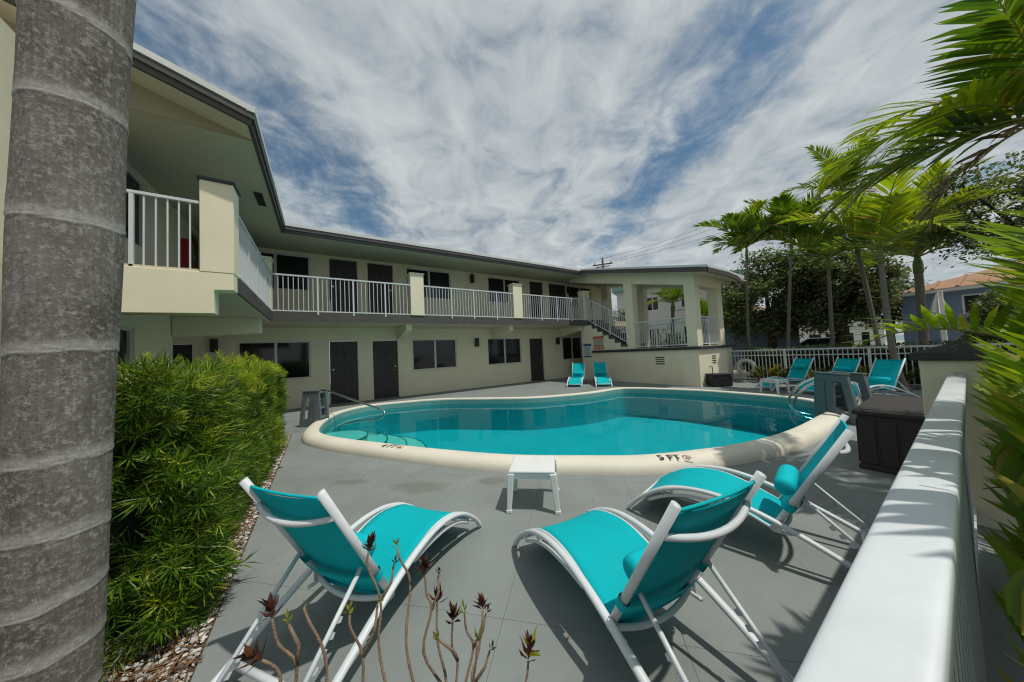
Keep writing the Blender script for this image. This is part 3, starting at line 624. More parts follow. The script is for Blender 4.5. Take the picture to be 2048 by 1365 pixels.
# wall lamps, cabinet, signs
def wall_lamp(f, u, z, label):
    o = E('wall_lamp', f(u, 0, z)); inv = Vector(f(u, 0, z))
    def lb(u0, u1, d0, d1, z0, z1):
        mb = lbox(MB(), f, u+u0, u+u1, d0, d1, z+z0, z+z1); mb.v = [tuple(Vector(v)-inv) for v in mb.v]; return mb
    O('back_plate', lb(-.06,.06,-.02,-.001,-.12,.12), 'black', o, bevel=.006); O('shade', lb(-.075,.075,-.17,-.03,-.17,.19), 'black', o, bevel=.015); O('arm', lb(-.02,.02,-.035,-.015,-.02,.02), 'black', o)
    return tag(o, label, 'wall lamp', 'black box lamps on the motel wall')
wall_lamp(fm, 5.43, 4.62, 'black box wall lamp on the upper floor between two windows')
wall_lamp(fm, 5.53, 1.90, 'black box wall lamp on the ground floor between two windows')
wall_lamp(fm, 10.06, 1.88, 'black wall lamp beside the ground floor window next to the stair wall')
wall_lamp(fm, -2.5, 1.98, 'black wall lamp under the balcony bracket, above the clipped hedge')
wall_lamp(fm, 11.0, 4.55, 'small black wall lamp between upper dark door and window near the stair')
fc = E('fire_extinguisher_cabinet', (WX+.001, 9.72, 4.0)); O('cabinet_box', MB().box(0,.14,-.17,.17,-.36,.36), 'red', fc, bevel=.01); O('cabinet_window', MB().box(.141,.146,-.10,.10,-.2,.26), 'glass', fc); O('cabinet_latch', MB().box(.141,.16,.12,.14,-.04,.04), 'brass', fc)
tag(fc, 'red fire extinguisher cabinet on the shaded upper balcony wall', 'cabinet')
def sign(name, label, y0, y1, z0, z1, kind):
    o = E(name, (PX-.004, (y0+y1)/2, (z0+z1)/2)); hy, hz = (y1-y0)/2, (z1-z0)/2
    O('board', MB().box(-.012,.0,-hy,hy,-hz,hz), 'signw' if kind == 0 else 'signc', o)
    hd = 'signb' if kind == 0 else 'signr'
    O('header', MB().box(-.0135,-.012,-hy+.01,hy-.01,hz-.11,hz-.01), hd, o); O('footer', MB().box(-.0135,-.012,-hy+.01,hy-.01,-hz+.01,-hz+(.06 if kind == 0 else .19)), hd, o)
    lz = hz-.15; lo = -hz+(.08 if kind == 0 else .22); k = 0; rnd = random.Random(5+kind)
    while lz > lo:
        O('print_line', MB().box(-.0133,-.012,-hy+.04+rnd.random()*.1,hy-.04-rnd.random()*.04,lz-.022,lz), 'line' if (kind == 0 or k % 3) else 'signr', o); lz -= .045; k += 1
    if kind == 1:
        for s_ in (-1, 1): O('corner_mark', MB().box(-.0145,-.0136,s_*(hy-.06)-.03,s_*(hy-.06)+.03,hz-.085,hz-.03), 'ink', o)
        for k in range(5): O('letter_block', MB().box(-.0145,-.0136,hy-.09-k*.12,hy-.03-k*.12,-hz+.04,-hz+.16), 'signc', o)
    return tag(o, label, 'sign')
sign('pool_rules_sign', 'white and blue pool rules sign on the stair wall', 9.40, 9.90, 1.02, 1.66, 0)
sign('warning_sign', 'cream and orange notice board on the stair wall below the steps', 8.68, 9.29, 1.36, 1.96, 1)

# ------------------------------------------------------------------ loungers
def sling(prof_, hw, sag, m, cols=9, nsm=5, thick=.004):
    pts = catmull([(s, 0, z) for s, z in prof_], nsm); mb = MB(); k = len(pts)
    for i, p in enumerate(pts):
        d = (pts[min(i+1,k-1)]-pts[max(i-1,0)]).normalized(); nrm = Vector((-d.z, 0, d.x))
        if nrm.z < 0: nrm = -nrm
        for j in range(cols+1):
            y = -hw+2*hw*j/cols; e = 1-(y/hw)**2
            mb.v.append((p.x-nrm.x*sag*e, y, p.z-nrm.z*sag*e))
    for i in range(k-1):
        for j in range(cols): a = i*(cols+1)+j; mb.f.append((a, a+1, a+cols+2, a+cols+1))
    return mb
RAIL = [(-.56,.018),(-.42,.075),(-.25,.152),(-.05,.235),(.12,.290),(.26,.318),(.40,.325),(.55,.305),(.70,.250),(.83,.165),(.92,.085),(.975,.018)]
BX, BZ0, BZ1 = -.345, .20, .835
def bk(t, off=0.):      # point on the backrest line, off = in front of it
    d = Vector((BX, 0, BZ1-BZ0)); nn = Vector((d.z, 0, -d.x)).normalized(); return Vector((.02, 0, BZ0))+d*t+nn*off
def make_lounger():
    root = E('sun_lounger'); HW = .275
    rp = catmull([(s, 0, z) for s, z in RAIL], 4)
    for sd_ in (-1, 1):
        pts = [(p.x, sd_*HW, p.z) for p in rp]
        r = O('side_rail', MB().tube(pts, .0155, 12, flat=1.28), 'white', root, smooth=True)
        low = catmull([(.18,0,.262),(.32,0,.268),(.5,0,.255),(.66,0,.21),(.80,0,.135)], 4); low = [(p.x, sd_*(HW-.012), p.z) for p in low]
        O('lower_brace', MB().tube(low, .0125, 8), 'white', r, smooth=True)
        st = catmull([(.80,0,.192),(.66,0,.270),(.5,0,.308),(.36,0,.308),(.22,0,.272),(.08,0,.215),(.0,0,.185),(-.06,0,.188)], 4); st = [(p.x, sd_*(HW-.038), p.z) for p in st]
        O('seat_tube', MB().tube(st, .010, 8), 'white', root, smooth=True)
        O('hinge_plate', MB().box(-.022,.022,sd_*(HW-.024)-.003,sd_*(HW-.024)+.003,.18,.235), 'white', root, bevel=.004)
        a, b_ = bk(-.02), bk(1.06); O('back_tube', MB().tube([(a.x,sd_*(HW-.03),a.z),(b_.x,sd_*(HW-.03),b_.z)], 0.0185, 10, flat=.70, upv=(1,0,0)), 'white', root, smooth=True)
        # notched prop
        a = bk(.36, -.02); e = Vector((-.50, 0, .075)); pr_ = O('prop_bar', MB().tube([(a.x,sd_*.205,a.z),(e.x,sd_*.205,e.z)], .0105, 8), 'white', root, smooth=True)
        te = MB()
        for q in range(6):
            c = a.lerp(e, .34+.10*q); d = (e-a).normalized(); nn = Vector((d.z,0,-d.x)); nn = nn if nn.x > 0 else -nn
            p0 = c; p1 = c+nn*.030-d*.004; p2 = c+nn*.034+d*.016; p3 = c+nn*.014+d*.022; p4 = c+d*.034
            te.extrude([(p.x, p.z) for p in (p0,p1,p2,p3,p4)], 1, sd_*.205-.004, sd_*.205+.004)
        O('notches', te, 'white', pr_)
    hw = HW-.038
    se = O('seat_sling', sling([(.93,.085),(.86,.150),(.78,.208),(.66,.276),(.5,.316),(.36,.316),(.22,.280),(.10,.232),(.03,.205),(-.005,.197)], hw-.004, .012, 'turq'), 'turq', root, smooth=True)
    md = se.modifiers.new('thickness', 'SOLIDIFY'); md.thickness = .004
    t = [bk(q, .004) for q in (.0,.2,.4,.6,.8,1.0)]
    bs = O('back_sling', sling([(p.x, p.z) for p in t], HW-.036, .022, 'turq'), 'turq', root, smooth=True)
    md = bs.modifiers.new('thickness', 'SOLIDIFY'); md.thickness = .004
    hem = bk(1.0, .004); O('sling_hem', MB().tube([(hem.x-.006*(1-(y/.24)**2)*3, y, hem.z-.0) for y in [(-.24+.06*k) for k in range(9)]], .007, 6), 'turq', bs, smooth=True)
    for q, bow in ((.86,.055),(.02,.05)):
        pts = []
        for k in range(13):
            y = -(HW-.03)+2*(HW-.03)*k/12; p = bk(q, -.012-bow*(1-(y/(HW-.03))**2)); pts.append((p.x, y, p.z))
        O('back_bar', MB().tube(pts, .0135, 8), 'white', root, smooth=True)
    O('prop_foot', MB().tube(catmull([(-.50,-.205,.075),(-.515,-.18,.055),(-.52,0,.053),(-.515,.18,.055),(-.50,.205,.075)], 4), .0105, 8), 'white', root, smooth=True)
    O('cross_bar', MB().tube([(-.38,-HW,.094),(-.38,HW,.094)], .015, 8), 'white', root, smooth=True)
    O('cross_bar', MB().tube([(.62,-HW,.255),(.62,HW,.255)], .012, 8), 'white', root, smooth=True)
    O('front_bar', MB().tube([(.90,-HW,.100),(.90,HW,.100)], .012, 8), 'white', root, smooth=True)
    # head roll
    c = bk(.34, .060); mb = MB(); ys = [-.185,-.182,-.17,-.15,-.10,0,.10,.15,.17,.182,.185]; rr = [.004,.030,.049,.057,.060,.061,.060,.057,.049,.030,.004]; nn = 18
    d = Vector((BX,0,BZ1-BZ0)).normalized(); f_ = Vector((d.z,0,-d.x))
    for y, r in zip(ys, rr):
        for j in range(nn):
            a = 2*math.pi*j/nn; ff = math.cos(a); mb.v.append((f_.x*ff*r*(.85 if ff < 0 else 1)+d.x*math.sin(a)*r, y, f_.z*ff*r*(.85 if ff < 0 else 1)+d.z*math.sin(a)*r))
    for i in range(len(ys)-1):
        for j in range(nn): mb.f.append((i*nn+j, i*nn+(j+1)%nn, (i+1)*nn+(j+1)%nn, (i+1)*nn+j))
    mb.f += [tuple(range(nn))[::-1], tuple(range((len(ys)-1)*nn, len(ys)*nn))]
    pl = O('head_roll', mb, 'turqp', root, smooth=True, loc=c)
    sb = MB(); q = -d*.070-f_*.060; wd = .024
    for yy in (-1, 1):
        ya, yb = sorted((yy*.219, yy*.271)); k2 = 12
        ring_ = [(yy*.245+.019*math.cos(t), .026*math.sin(t)) for t in [2*math.pi*z/k2 for z in range(k2)]]
        for e_ in (-wd, wd): sb.v += [tuple(q+Vector((0,a,0))+f_*b_+d*e_) for a, b_ in ring_]
        o_ = len(sb.v)-2*k2; sb.f += [(o_+z, o_+(z+1)%k2, o_+k2+(z+1)%k2, o_+k2+z) for z in range(k2)]
    sb.add([tuple(q+Vector((0,y,0))-f_*(.026+.03*(1-(y/.245)**2))+d*e_) for e_ in (-wd, wd) for y in [-.245+.035*z for z in range(15)]], [(z, z+1, 16+z, 15+z) for z in range(14)])
    O('strap', sb, 'turqp', pl)
    return root
lounger0 = make_lounger(); GL = 'turquoise sling sun loungers around the pool'
LNG = [(.11,1.86,37.55,0,'turquoise sun lounger nearest the clipped hedge, seen from behind its tilted back'),
       (1.27,.86,80.9,0,'turquoise sun lounger in the foreground centre with its back to the camera'),
       (2.66,.78,100.6,0,'turquoise sun lounger in the right foreground beside the white fence rail'),
       (8.72,8.70,215.6,0,'turquoise sun lounger by the stair wall, left one of the pair'),
       (9.28,8.00,226.0,0,'turquoise sun lounger by the stair wall, right one of the pair'),
       (11.35,2.78,150,.10,'turquoise sun lounger by the back fence beside the white side table, nearest the life ring'),
       (11.10,1.88,152,.08,'turquoise sun lounger by the back fence, middle of three, partly behind gray resin steps'),
       (10.55,1.18,151,-.02,'turquoise sun lounger by the back fence nearest the leaning palm trunk')]
for i, (x, y, a, dp, lab) in enumerate(LNG):
    o = lounger0 if i == 0 else copy_tree(lounger0)
    o.location = (x, y, 0); o.rotation_euler = (0, 0, R(a)); tag(o, lab, 'sun lounger', GL)
    if dp:
        for ch in o.children:
            if ch.name.startswith('head_roll'): ch.location = bk(.34+dp*3, .060)

# ------------------------------------------------------------------ side tables
def make_table():
    t = E('side_table'); h = .355
    O('table_top', MB().box(-.205,.205,-.20,.20,h-.022,h), 'resin', t, bevel=.012)
    ap = MB()
    for s_ in (-1, 1): ap.box(-.18,.18,s_*.185-.006,s_*.185+.006,h-.075,h-.021); ap.box(s_*.19-.006,s_*.19+.006,-.18,.18,h-.075,h-.021)
    O('apron', ap, 'resin', t)
    for sx_ in (-1, 1):
        for sy_ in (-1, 1):
            a, b_ = (sx_*.185, sy_*.18), (sx_*.212, sy_*.205); w, w2 = .030, .020
            lg = O('table_leg', MB().hexa([(b_[0]-w2,b_[1]-w2,.012),(b_[0]+w2,b_[1]-w2,.012),(b_[0]+w2,b_[1]+w2,.012),(b_[0]-w2,b_[1]+w2,.012),(a[0]-w,a[1]-w,h-.023),(a[0]+w,a[1]-w,h-.023),(a[0]+w,a[1]+w,h-.023),(a[0]-w,a[1]+w,h-.023)]), 'resin', t, bevel=.008)
            O('foot_cap', MB().box(b_[0]-.024,b_[0]+.024,b_[1]-.024,b_[1]+.024,0,.03), 'resin', lg, bevel=.006)
    return t
tb = make_table(); tb.location = (1.655,2.30,0); tb.rotation_euler = (0,0,R(-40.5)); tag(tb, 'small white resin side table in front of the pool rim', 'side table', 'white resin side tables')
t2 = copy_tree(tb); t2.location = (10.22,2.93,0); t2.rotation_euler = (0,0,R(-15)); tag(t2, 'small white resin side table beside the loungers at the back fence', 'side table', 'white resin side tables')

# ------------------------------------------------------------------ gray over-the-rim steps
def resin_steps(loc, rz, label, w=.74, dep=.52, h=.77):
    """two tapered side panels with a window each, treads between; x along the panel, y across"""
    o = E('pool_entry_steps', loc, rz); tag(o, label, 'pool steps', 'gray resin pool entry steps')
    tl, tr2, bl, br = -.33*w, .38*w, -.42*w, .58*w
    def panel(y0, y1):
        out = [(bl,0),(br,0),(tr2,h),(tl,h)]; hl = [(.06*w,.30*h),(.37*w,.20*h),(.26*w,.84*h),(.07*w,.84*h)]
        mb = MB(); P = [(x, y, z) for y in (y0, y1) for x, z in out+hl]; mb.v += P
        for k in range(4):
            a, c = k, (k+1)%4
            mb.f += [(a, c, 4+c, 4+a), (8+a, 12+a, 12+c, 8+c), (a, 8+a, 8+c, c), (4+a, 4+c, 12+c, 12+a)]
        return mb
    for y0 in (-dep/2, dep/2-.05):
        p = O('side_panel', panel(y0, y0+.05), 'grayresin', o, bevel=.012)
        rb = MB(); yy = y0-.012 if y0 < 0 else y0+.05
        rb.box(-.29*w,-.09*w,yy,yy+.012,.14*h,.84*h); O('panel_rib', rb, 'grayresin', p, bevel=.005)
        rb = MB().beam((tl-.01,y0+.025,h+.012), (tr2+.01,y0+.025,h+.012), .075, .024); O('panel_cap', rb, 'grayresin', p, bevel=.008)
    for k, z in enumerate((.2,.4,.6)):
        O('step_tread', MB().box(bl+.1*k*w+.02, br-.62*w-.0*k, -dep/2+.05, dep/2-.05, z*h/.77-.04, z*h/.77), 'grayresin', o, bevel=.008)
    O('top_platform', MB().box(tl+.02, tl+.20*w, -dep/2+.05, dep/2-.05, h-.06, h-.02), 'grayresin', o, bevel=.008)
    return o
# left unit stands across the rim near the entry; right unit at the deep end
resin_steps((-.13,7.95,0), R(147), 'gray resin entry steps at the far left end of the pool near the dark doors', .50, .30, .76)
resin_steps((7.42,1.27,0), R(-128), 'gray resin entry steps at the right end of the pool beside the storage box', .80, .30, .78)
def chrome(name, label, paths, r=.021):
    o = E(name, paths[0][0]); b0_ = Vector(paths[0][0])
    for p in paths: O('rail_tube', MB().tube([Vector(q)-b0_ for q in catmull(p, 6)], r, 10), 'chrome', o, smooth=True)
    for p in paths: q = Vector(p[0])-b0_; O('floor_flange', MB().tube([q, q+Vector((0,0,.02))], .05, 14), 'chrome', o)
    return tag(o, label, 'handrail')
chrome('pool_handrail', 'stainless steel handrail bending down into the shallow end of the pool',
       [[(.10,8.42,.0),(.10,8.42,.45),(.105,8.38,.64),(.16,8.27,.68),(.45,7.98,.55),(.85,7.58,.37),(1.08,7.34,.27),(1.16,7.24,.20),(1.14,7.22,.12),(1.02,7.28,.06),(.7,7.5,.03),(.35,7.72,-.05),(.28,7.76,-.2)]])
chrome('pool_ladder', 'pair of curved stainless steel grab rails at the deep end of the pool',
       [[(8.55+dx,1.20+dy,.0),(8.55+dx,1.22+dy,.45),(8.50+dx,1.38+dy,.64),(8.40+dx,1.66+dy,.64),(8.31+dx,1.95+dy,.48),(8.26+dx,2.12+dy,.22),(8.25+dx,2.14+dy,.03),(8.27+dx,2.02+dy,-.10),(8.34+dx,1.80+dy,-.16)] for dx, dy in ((0,0),(-.46,-.18))])

# ------------------------------------------------------------------ storage boxes
def deck_box(loc, lx, ly, h, label, m, name='storage_box', panels=4):
    o = E(name, loc); tag(o, label, 'storage box')
    O('box_body', MB().box(0,lx,0,ly,.02,h-.05), m, o, bevel=.01); O('box_base', MB().box(-.012,lx+.012,-.012,ly+.012,0,.05), m, o, bevel=.008)
    ld = O('box_lid', MB().box(-.03,lx+.03,-.03,ly+.03,h-.05,h), m, o, bevel=.014)
    O('lid_panel', MB().box(.04,lx-.04,.03,ly-.03,h,h+.006), m, ld, bevel=.004)
    pw = ly/panels
    for k in range(panels): O('side_plank', MB().box(-.012,-.0,k*pw+.012,(k+1)*pw-.012,.07,h-.10 if not (panels == 4 and k in (0,1)) else h-.16), m, o, bevel=.006)
    np_ = max(3, round(lx/.16)); pw = lx/np_
    for k in range(np_): O('side_plank', MB().box(k*pw+.012,(k+1)*pw-.012,ly+.0,ly+.012,.07,h-.10), m, o, bevel=.006)
    return o
deck_box((4.80,.17,0), 1.32, .54, .62, 'dark brown plank-sided storage box on the deck beside the dark capped pillar', 'brownbox')
bx = E('deck_box', (10.47,4.52,0), R(-38)); tag(bx, 'small black lidded box against the pavilion wall below the life ring', 'storage box')
O('box_body', MB().box(0,.60,-.0,.40,.03,.36), 'blackbox', bx, bevel=.012); ld = O('box_lid', MB().box(-.015,.615,-.015,.415,.36,.41), 'blackbox', bx, bevel=.012)
O('recessed_handle', MB().box(.14,.44,-.006,.0,.25,.32), 'ink', bx); O('latch', MB().box(.535,.575,-.018,-.002,.33,.36), 'brass', bx)
O('hose_hook', MB().tube(catmull([(.12,.2,.41),(.12,.2,.62),(.08,.2,.66),(.02,.2,.62)], 4), .012, 8), 'ink', bx); O('box_foot', MB().box(.03,.57,.03,.37,0,.03), 'blackbox', bx)

# ------------------------------------------------------------------ near fence and pillar
nf = tag(E('white_fence', (.2,.07,0)), 'white metal fence with a broad top rail running away from the camera', 'fence')
def NF(name, mb, **k): mb.v = [(x-.2, y-.07, z) for x, y, z in mb.v]; return O(name, mb, 'white', nf, **k)
rp_ = [(.030,1.045)]+[(.0675+.0375*math.copysign(abs(math.cos(t))**.30, math.cos(t)), 1.083+.017*abs(math.sin(t))**.40) for t in [math.pi-math.pi*q/20 for q in range(21)]]+[(.105,1.045)]
tr_o = NF('top_rail', MB().extrude(rp_, 0, -1.6, 3.945))
for p in tr_o.data.polygons: p.use_smooth = abs(p.normal.x) < .5 and p.normal.z > -.5
NF('mid_rail', MB().box(-1.6, 3.945, .05, .085, .90, .93), bevel=.004); NF('bottom_rail', MB().box(-1.6, 3.945, .05, .085, .10, .13), bevel=.004)
pk = MB().box(-.009,.009,-.009,.009,.05,1.045).mesh('picket'); pk.materials.append(MT['white'])
for k in range(54): place('picket', pk, nf, (-1.6+k*.103-.2, -.0025, 0))
NF('fence_post', MB().box(1.85,1.91,.036,.10,0,1.044), bevel=.004)
pi_ = tag(E('fence_pillar', (4.12,.06,0)), 'square cream pillar with dark pyramid cap at the end of the white fence rail', 'pillar')
O('pillar_shaft', MB().box(-.17,.17,-.17,.17,0,1.19), 'stucco', pi_, bevel=.008)
cp = O('pillar_cap', MB().box(-.215,.215,-.215,.215,1.191,1.245), 'cap', pi_, bevel=.008)
O('cap_peak', MB().add([(-.21,-.21,1.246),(.21,-.21,1.246),(.21,.21,1.246),(-.21,.21,1.246),(0,0,1.325)], [(0,1,4),(1,2,4),(2,3,4),(3,0,4)]), 'cap', cp)

# ------------------------------------------------------------------ back fence with life ring
bf = tag(E('back_fence', (12.85,0,0)), 'white picket fence behind the row of loungers at the back of the deck', 'fence')
for z, w, h in ((1.08,.05,.045),(.90,.035,.03),(.09,.035,.03)): O('fence_rail', MB().box(-w/2,w/2,-3.0,4.92,z-h/2,z+h/2), 'white', bf)
pk2 = MB().box(-.009,.009,-.009,.009,.06,1.06).mesh('picket'); pk2.materials.append(MT['white'])
for k in range(78):
    y = -2.95+k*.1
    if k % 18 == 9: O('fence_post', MB().box(-.03,.03,-.03,.03,0,1.10), 'white', bf, loc=(0,y,0), bevel=.003)
    else: place('picket', pk2, bf, (0,y,0))
lr = tag(E('life_ring', (12.74,4.40,.50)), 'white life ring hanging on the back fence near the pavilion', 'life ring')
mb = MB(); k1, k2 = 32, 12
for i in range(k1):
    a = 2*math.pi*i/k1
    for j in range(k2): b_ = 2*math.pi*j/k2; r = .235+.062*math.cos(b_); mb.v.append((.05*math.sin(b_), r*math.cos(a), r*math.sin(a)))
for i in range(k1):
    for j in range(k2): mb.f.append((i*k2+j, ((i+1)%k1)*k2+j, ((i+1)%k1)*k2+(j+1)%k2, i*k2+(j+1)%k2))
O('ring_body', mb, 'ring', lr, smooth=True)
for q in range(4):
    a = math.pi/4+q*math.pi/2; O('ring_band', MB().tube([(math.cos(t)*.056, math.cos(a)*(.235+.068*math.sin(t)), math.sin(a)*(.235+.068*math.sin(t))) for t in [2*math.pi*j/14 for j in range(15)]], .012, 6), 'ring', lr)
O('ring_rope', MB().tube([(.0, .31*math.cos(t)*(1+.03*math.cos(4*t)), .31*math.sin(t)*(1+.03*math.cos(4*t))) for t in [2*math.pi*j/32 for j in range(33)]], .007, 6), 'canvas', lr)
O('hook', MB().tube([(.10,0,.32),(.0,0,.30),(-.02,0,.33)], .008, 6), 'chrome', lr)

# ------------------------------------------------------------------ planting bed
struct(O('outer_bed', MB().box(-2.,12.6,-6.,-.205,-.044,-.004), 'soil')); struct(O('planting_bed', MB().box(-4.2,-.524,-.6,7.298,-.044,-.006), 'soil'))
phi = (1+5**.5)/2
ICO = [Vector(p).normalized() for p in ((-1,phi,0),(1,phi,0),(-1,-phi,0),(1,-phi,0),(0,-1,phi),(0,1,phi),(0,-1,-phi),(0,1,-phi),(phi,0,-1),(phi,0,1),(-phi,0,-1),(-phi,0,1))]
ICF = [(0,11,5),(0,5,1),(0,1,7),(0,7,10),(0,10,11),(1,5,9),(5,11,4),(11,10,2),(10,7,6),(7,1,8),(3,9,4),(3,4,2),(3,2,6),(3,6,8),(3,8,9),(4,9,5),(2,4,11),(6,2,10),(8,6,7),(9,8,1)]
rnd = random.Random(11); mb = MB(); mc = MB()
for k in range(4200):
    y = 1.3+5.9*rnd.random()**1.15; x = -.535-.42*rnd.random()**1.2
    s = rnd.uniform(.006,.016)*(1.25 if rnd.random() < .1 else 1); rz = rnd.random()*6.3; c, sn_ = math.cos(rz), math.sin(rz); ax = (1.3*s, .9*s, .6*s)
    v = []
    for p in ICO:
        q = p*rnd.uniform(.72,1.15); X, Y = q.x*ax[0], q.y*ax[1]; v.append((x+X*c-Y*sn_, y+X*sn_+Y*c, max(-.004, .004+q.z*ax[2]+rnd.random()*.002)))
    mb.add(v, ICF)
for k in range(4200):
    y = 1.3+5.9*rnd.random(); x = -.535-.48*rnd.random(); a = rnd.random()*6.3; l = rnd.uniform(.015,.05); w = rnd.uniform(.0015,.004); z = rnd.uniform(.004,.022)
    d = Vector((math.cos(a), math.sin(a), rnd.uniform(-.25,.25))); sd_ = Vector((-d.y, d.x, 0))*w; p = Vector((x, y, z)); mc.add([p-d*l-sd_, p+d*l-sd_, p+d*l+sd_, p-d*l+sd_], [(0,1,2,3)])
stuff(tag(O('gravel', mb, 'stone', fix=False), 'white gravel stones along the deck edge under the hedge', 'gravel')); stuff(tag(O('mulch', mc, 'mulch', fix=False), 'brown mulch chips and needles among the white gravel', 'mulch'))

# ------------------------------------------------------------------ foliage builders
def leaf(mb, p, d, nrm, l, w, bend=0.):
    """pointed leaf blade of four triangles"""
    d = d.normalized(); s = d.cross(nrm)
    if s.length < 1e-4: s = d.cross(Vector((.3,.5,.8)))
    s.normalize(); n_ = s.cross(d); m_ = p+d*l*.45+n_*bend*.5*l; t = p+d*l-n_*bend*l*.3
    o = len(mb.v); mb.v += [tuple(p), tuple(m_+s*w*.5), tuple(m_-s*w*.5), tuple(t)]; mb.f += [(o, o+1, o+3), (o, o+3, o+2)]
def shoot(mb, p, ax, n_, l, w, rnd, spread=.9):
    ax = ax.normalized(); t = ax.cross(Vector((.13,.37,.92)));
    if t.length < 1e-3: t = Vector((1,0,0))
    t.normalize(); u = ax.cross(t); L0 = l*1.1
    for k in range(n_):
        a = k*2.4+rnd.random()*.7; h = k/n_; d = (t*math.cos(a)+u*math.sin(a))*spread*(1-.40*h)+ax*(.15+.75*h)
        leaf(mb, p+ax*L0*h, d, ax, l*rnd.uniform(.7,1.15), w, rnd.uniform(-.12,.1))
def vnoise(x, y, z, s=1.):
    return (math.sin(x*3.1*s+1.3*math.sin(y*2.3*s+z))+math.sin(y*2.7*s+1.7*math.sin(z*3.3*s+x))+math.sin(z*3.7*s+1.1*math.sin(x*2.9*s+y)))/3
def blades(mb, p, d, nrm, l, w, droop, segs=3, fold=0.):
    """long leaflet strip with drooping tip"""
    d = d.normalized(); s = d.cross(nrm); s.normalize(); o = len(mb.v); ws = (.35, 1., .8, 0.) if segs == 3 else (.4, 1., 0.)
    q = p.copy(); dd = d.copy()
    for k in range(segs+1):
        if k < segs: mb.v += [tuple(q+s*w*ws[k]*.5), tuple(q-s*w*ws[k]*.5)]
        else: mb.v.append(tuple(q))
        q = q+dd*(l/segs); dd = (dd+Vector((0,0,-droop))).normalized()
    for k in range(segs-1): a = o+2*k; mb.f.append((a, a+1, a+3, a+2))
    a = o+2*(segs-1); mb.f.append((a, a+1, a+2))
def frond_mesh(L_, e0, e1, n_, ll, lw, v_up=.25, fwd=.75, droop=.18, seed=0, tear=0., twist=0.):
    """feather frond along +x, rising at e0 and bending to e1 (degrees); returns (stalk MB, leaflets MB)"""
    rnd = random.Random(seed); st, lf = MB(), MB(); K = 16; pts = []; p = Vector((0,0,0))
    for i in range(K+1):
        pts.append(p.copy()); t = i/K; e = R(e0+(e1-e0)*(t**1.4)); y_ = twist*t*t; p = p+Vector((math.cos(e)*math.cos(y_), math.cos(e)*math.sin(y_), math.sin(e)))*(L_/K)
    st.tube(pts, [.016*L_*(1-.85*i/K)*.7+.0015 for i in range(K+1)], 5)
    for i in range(n_):
        t = .10+.90*(i+.5)/n_; f = t*K; k = min(K-1, int(f)); q = pts[k].lerp(pts[k+1], f-k); d = (pts[k+1]-pts[k]).normalized()
        sd0 = Vector((-d.y, d.x, 0)).normalized(); upn = d.cross(-sd0); upn = upn if upn.z > 0 else -upn
        lp = ll*(.45+.75*math.sin(math.pi*min(1,(t*.86+.12)))**.8)*(1-.35*t)
        for s_ in (-1, 1):
            if rnd.random() < tear: continue
            dd = sd0*s_*(1-.45*t)+d*(fwd*(.55+.75*t))+upn*(v_up+rnd.uniform(-.12,.12)); dd += Vector((rnd.uniform(-.07,.07), rnd.uniform(-.07,.07), rnd.uniform(-.07,.07)))
            blades(lf, q, dd, upn+sd0*s_*rnd.uniform(-.3,.3), lp*rnd.uniform(.85,1.12), lw*rnd.uniform(.75,1.15), droop*rnd.uniform(.5,1.5))
    return st, lf
def add_frond(parent, loc, az, e0, e1, L_, n_, ll, lw, m, seed, name='frond', keep=None, **k):
    st, lf = frond_mesh(L_, e0, e1, n_, ll, lw, seed=seed, **k)
    if keep:   # drop leaflets that would push through the fence
        c_, s_ = math.cos(R(az)), math.sin(R(az)); B = parent.location+Vector(loc); wv = [(B.x+v[0]*c_-v[1]*s_, B.y+v[0]*s_+v[1]*c_, B.z+v[2]) for v in lf.v]
        if not all(keep(B.x+v[0]*c_-v[1]*s_, B.y+v[0]*s_+v[1]*c_, B.z+v[2]) for v in st.v): return None
        nf_ = MB(); n7 = len(lf.v)//7
        for q in range(n7):
            if all(keep(*wv[q*7+z]) for z in range(7)): nf_.add(lf.v[q*7:q*7+7], [tuple(i_-q*7 for i_ in f_) for f_ in lf.f[q*3:q*3+3]])
        lf = nf_
        if not lf.v: return None
    o = O(name, lf, m, parent, loc=loc, rot=(0,0,R(az)), fix=False); O('stalk', st, 'stalk', o, smooth=True, fix=False); return o
def palm_trunk(parent, pts, r0, r1, m='palmbark', rings=0, shaft=.5):
    pp = catmull(pts, 6); k = len(pp); t = O('trunk', MB().tube([Vector(p)-parent.location for p in pp], [(r0+(r1-r0)*i/(k-1))*(1+.35*max(0,1-i/3.)) for i in range(k)], 12), m, parent, smooth=True)
    if shaft:
        top = Vector(pts[-1])-parent.location; d = (Vector(pts[-1])-Vector(pts[-2])).normalized(); O('crownshaft', MB().tube([top-d*.05, top+d*shaft*.5, top+d*shaft], [r1*1.25, r1*1.2, r1*.5], 10), 'shaft', parent, smooth=True)
    return t
def palm(name, label, pts, r0, r1, fr, m='palm', L_=1.7, n_=26, ll=.5, lw=.05, shaft=.45, seed=1, group=None, droop=.16, dry=0):
    o = E(name, pts[0]); tag(o, label, 'palm tree', group); palm_trunk(o, pts, r0, r1, shaft=shaft)
    top = Vector(pts[-1])-o.location+Vector((0,0,shaft*.85)); rnd = random.Random(seed)
    for i in range(fr):
        az = i*137.5+rnd.uniform(-20,20)+seed*40; h = i/fr; e0 = 78-62*h+rnd.uniform(-9,9); e1 = e0-40-34*rnd.random()
        mm = m if isinstance(m, str) else m[i % len(m)]
        if dry and i >= fr-dry: mm = 'palmdry'; e0, e1 = -10, -85
        add_frond(o, top, az, e0, e1, L_*rnd.uniform(.82,1.12), n_, ll, lw, mm, seed*50+i, droop=droop, v_up=.34, tear=.06, fwd=.9)
    return o

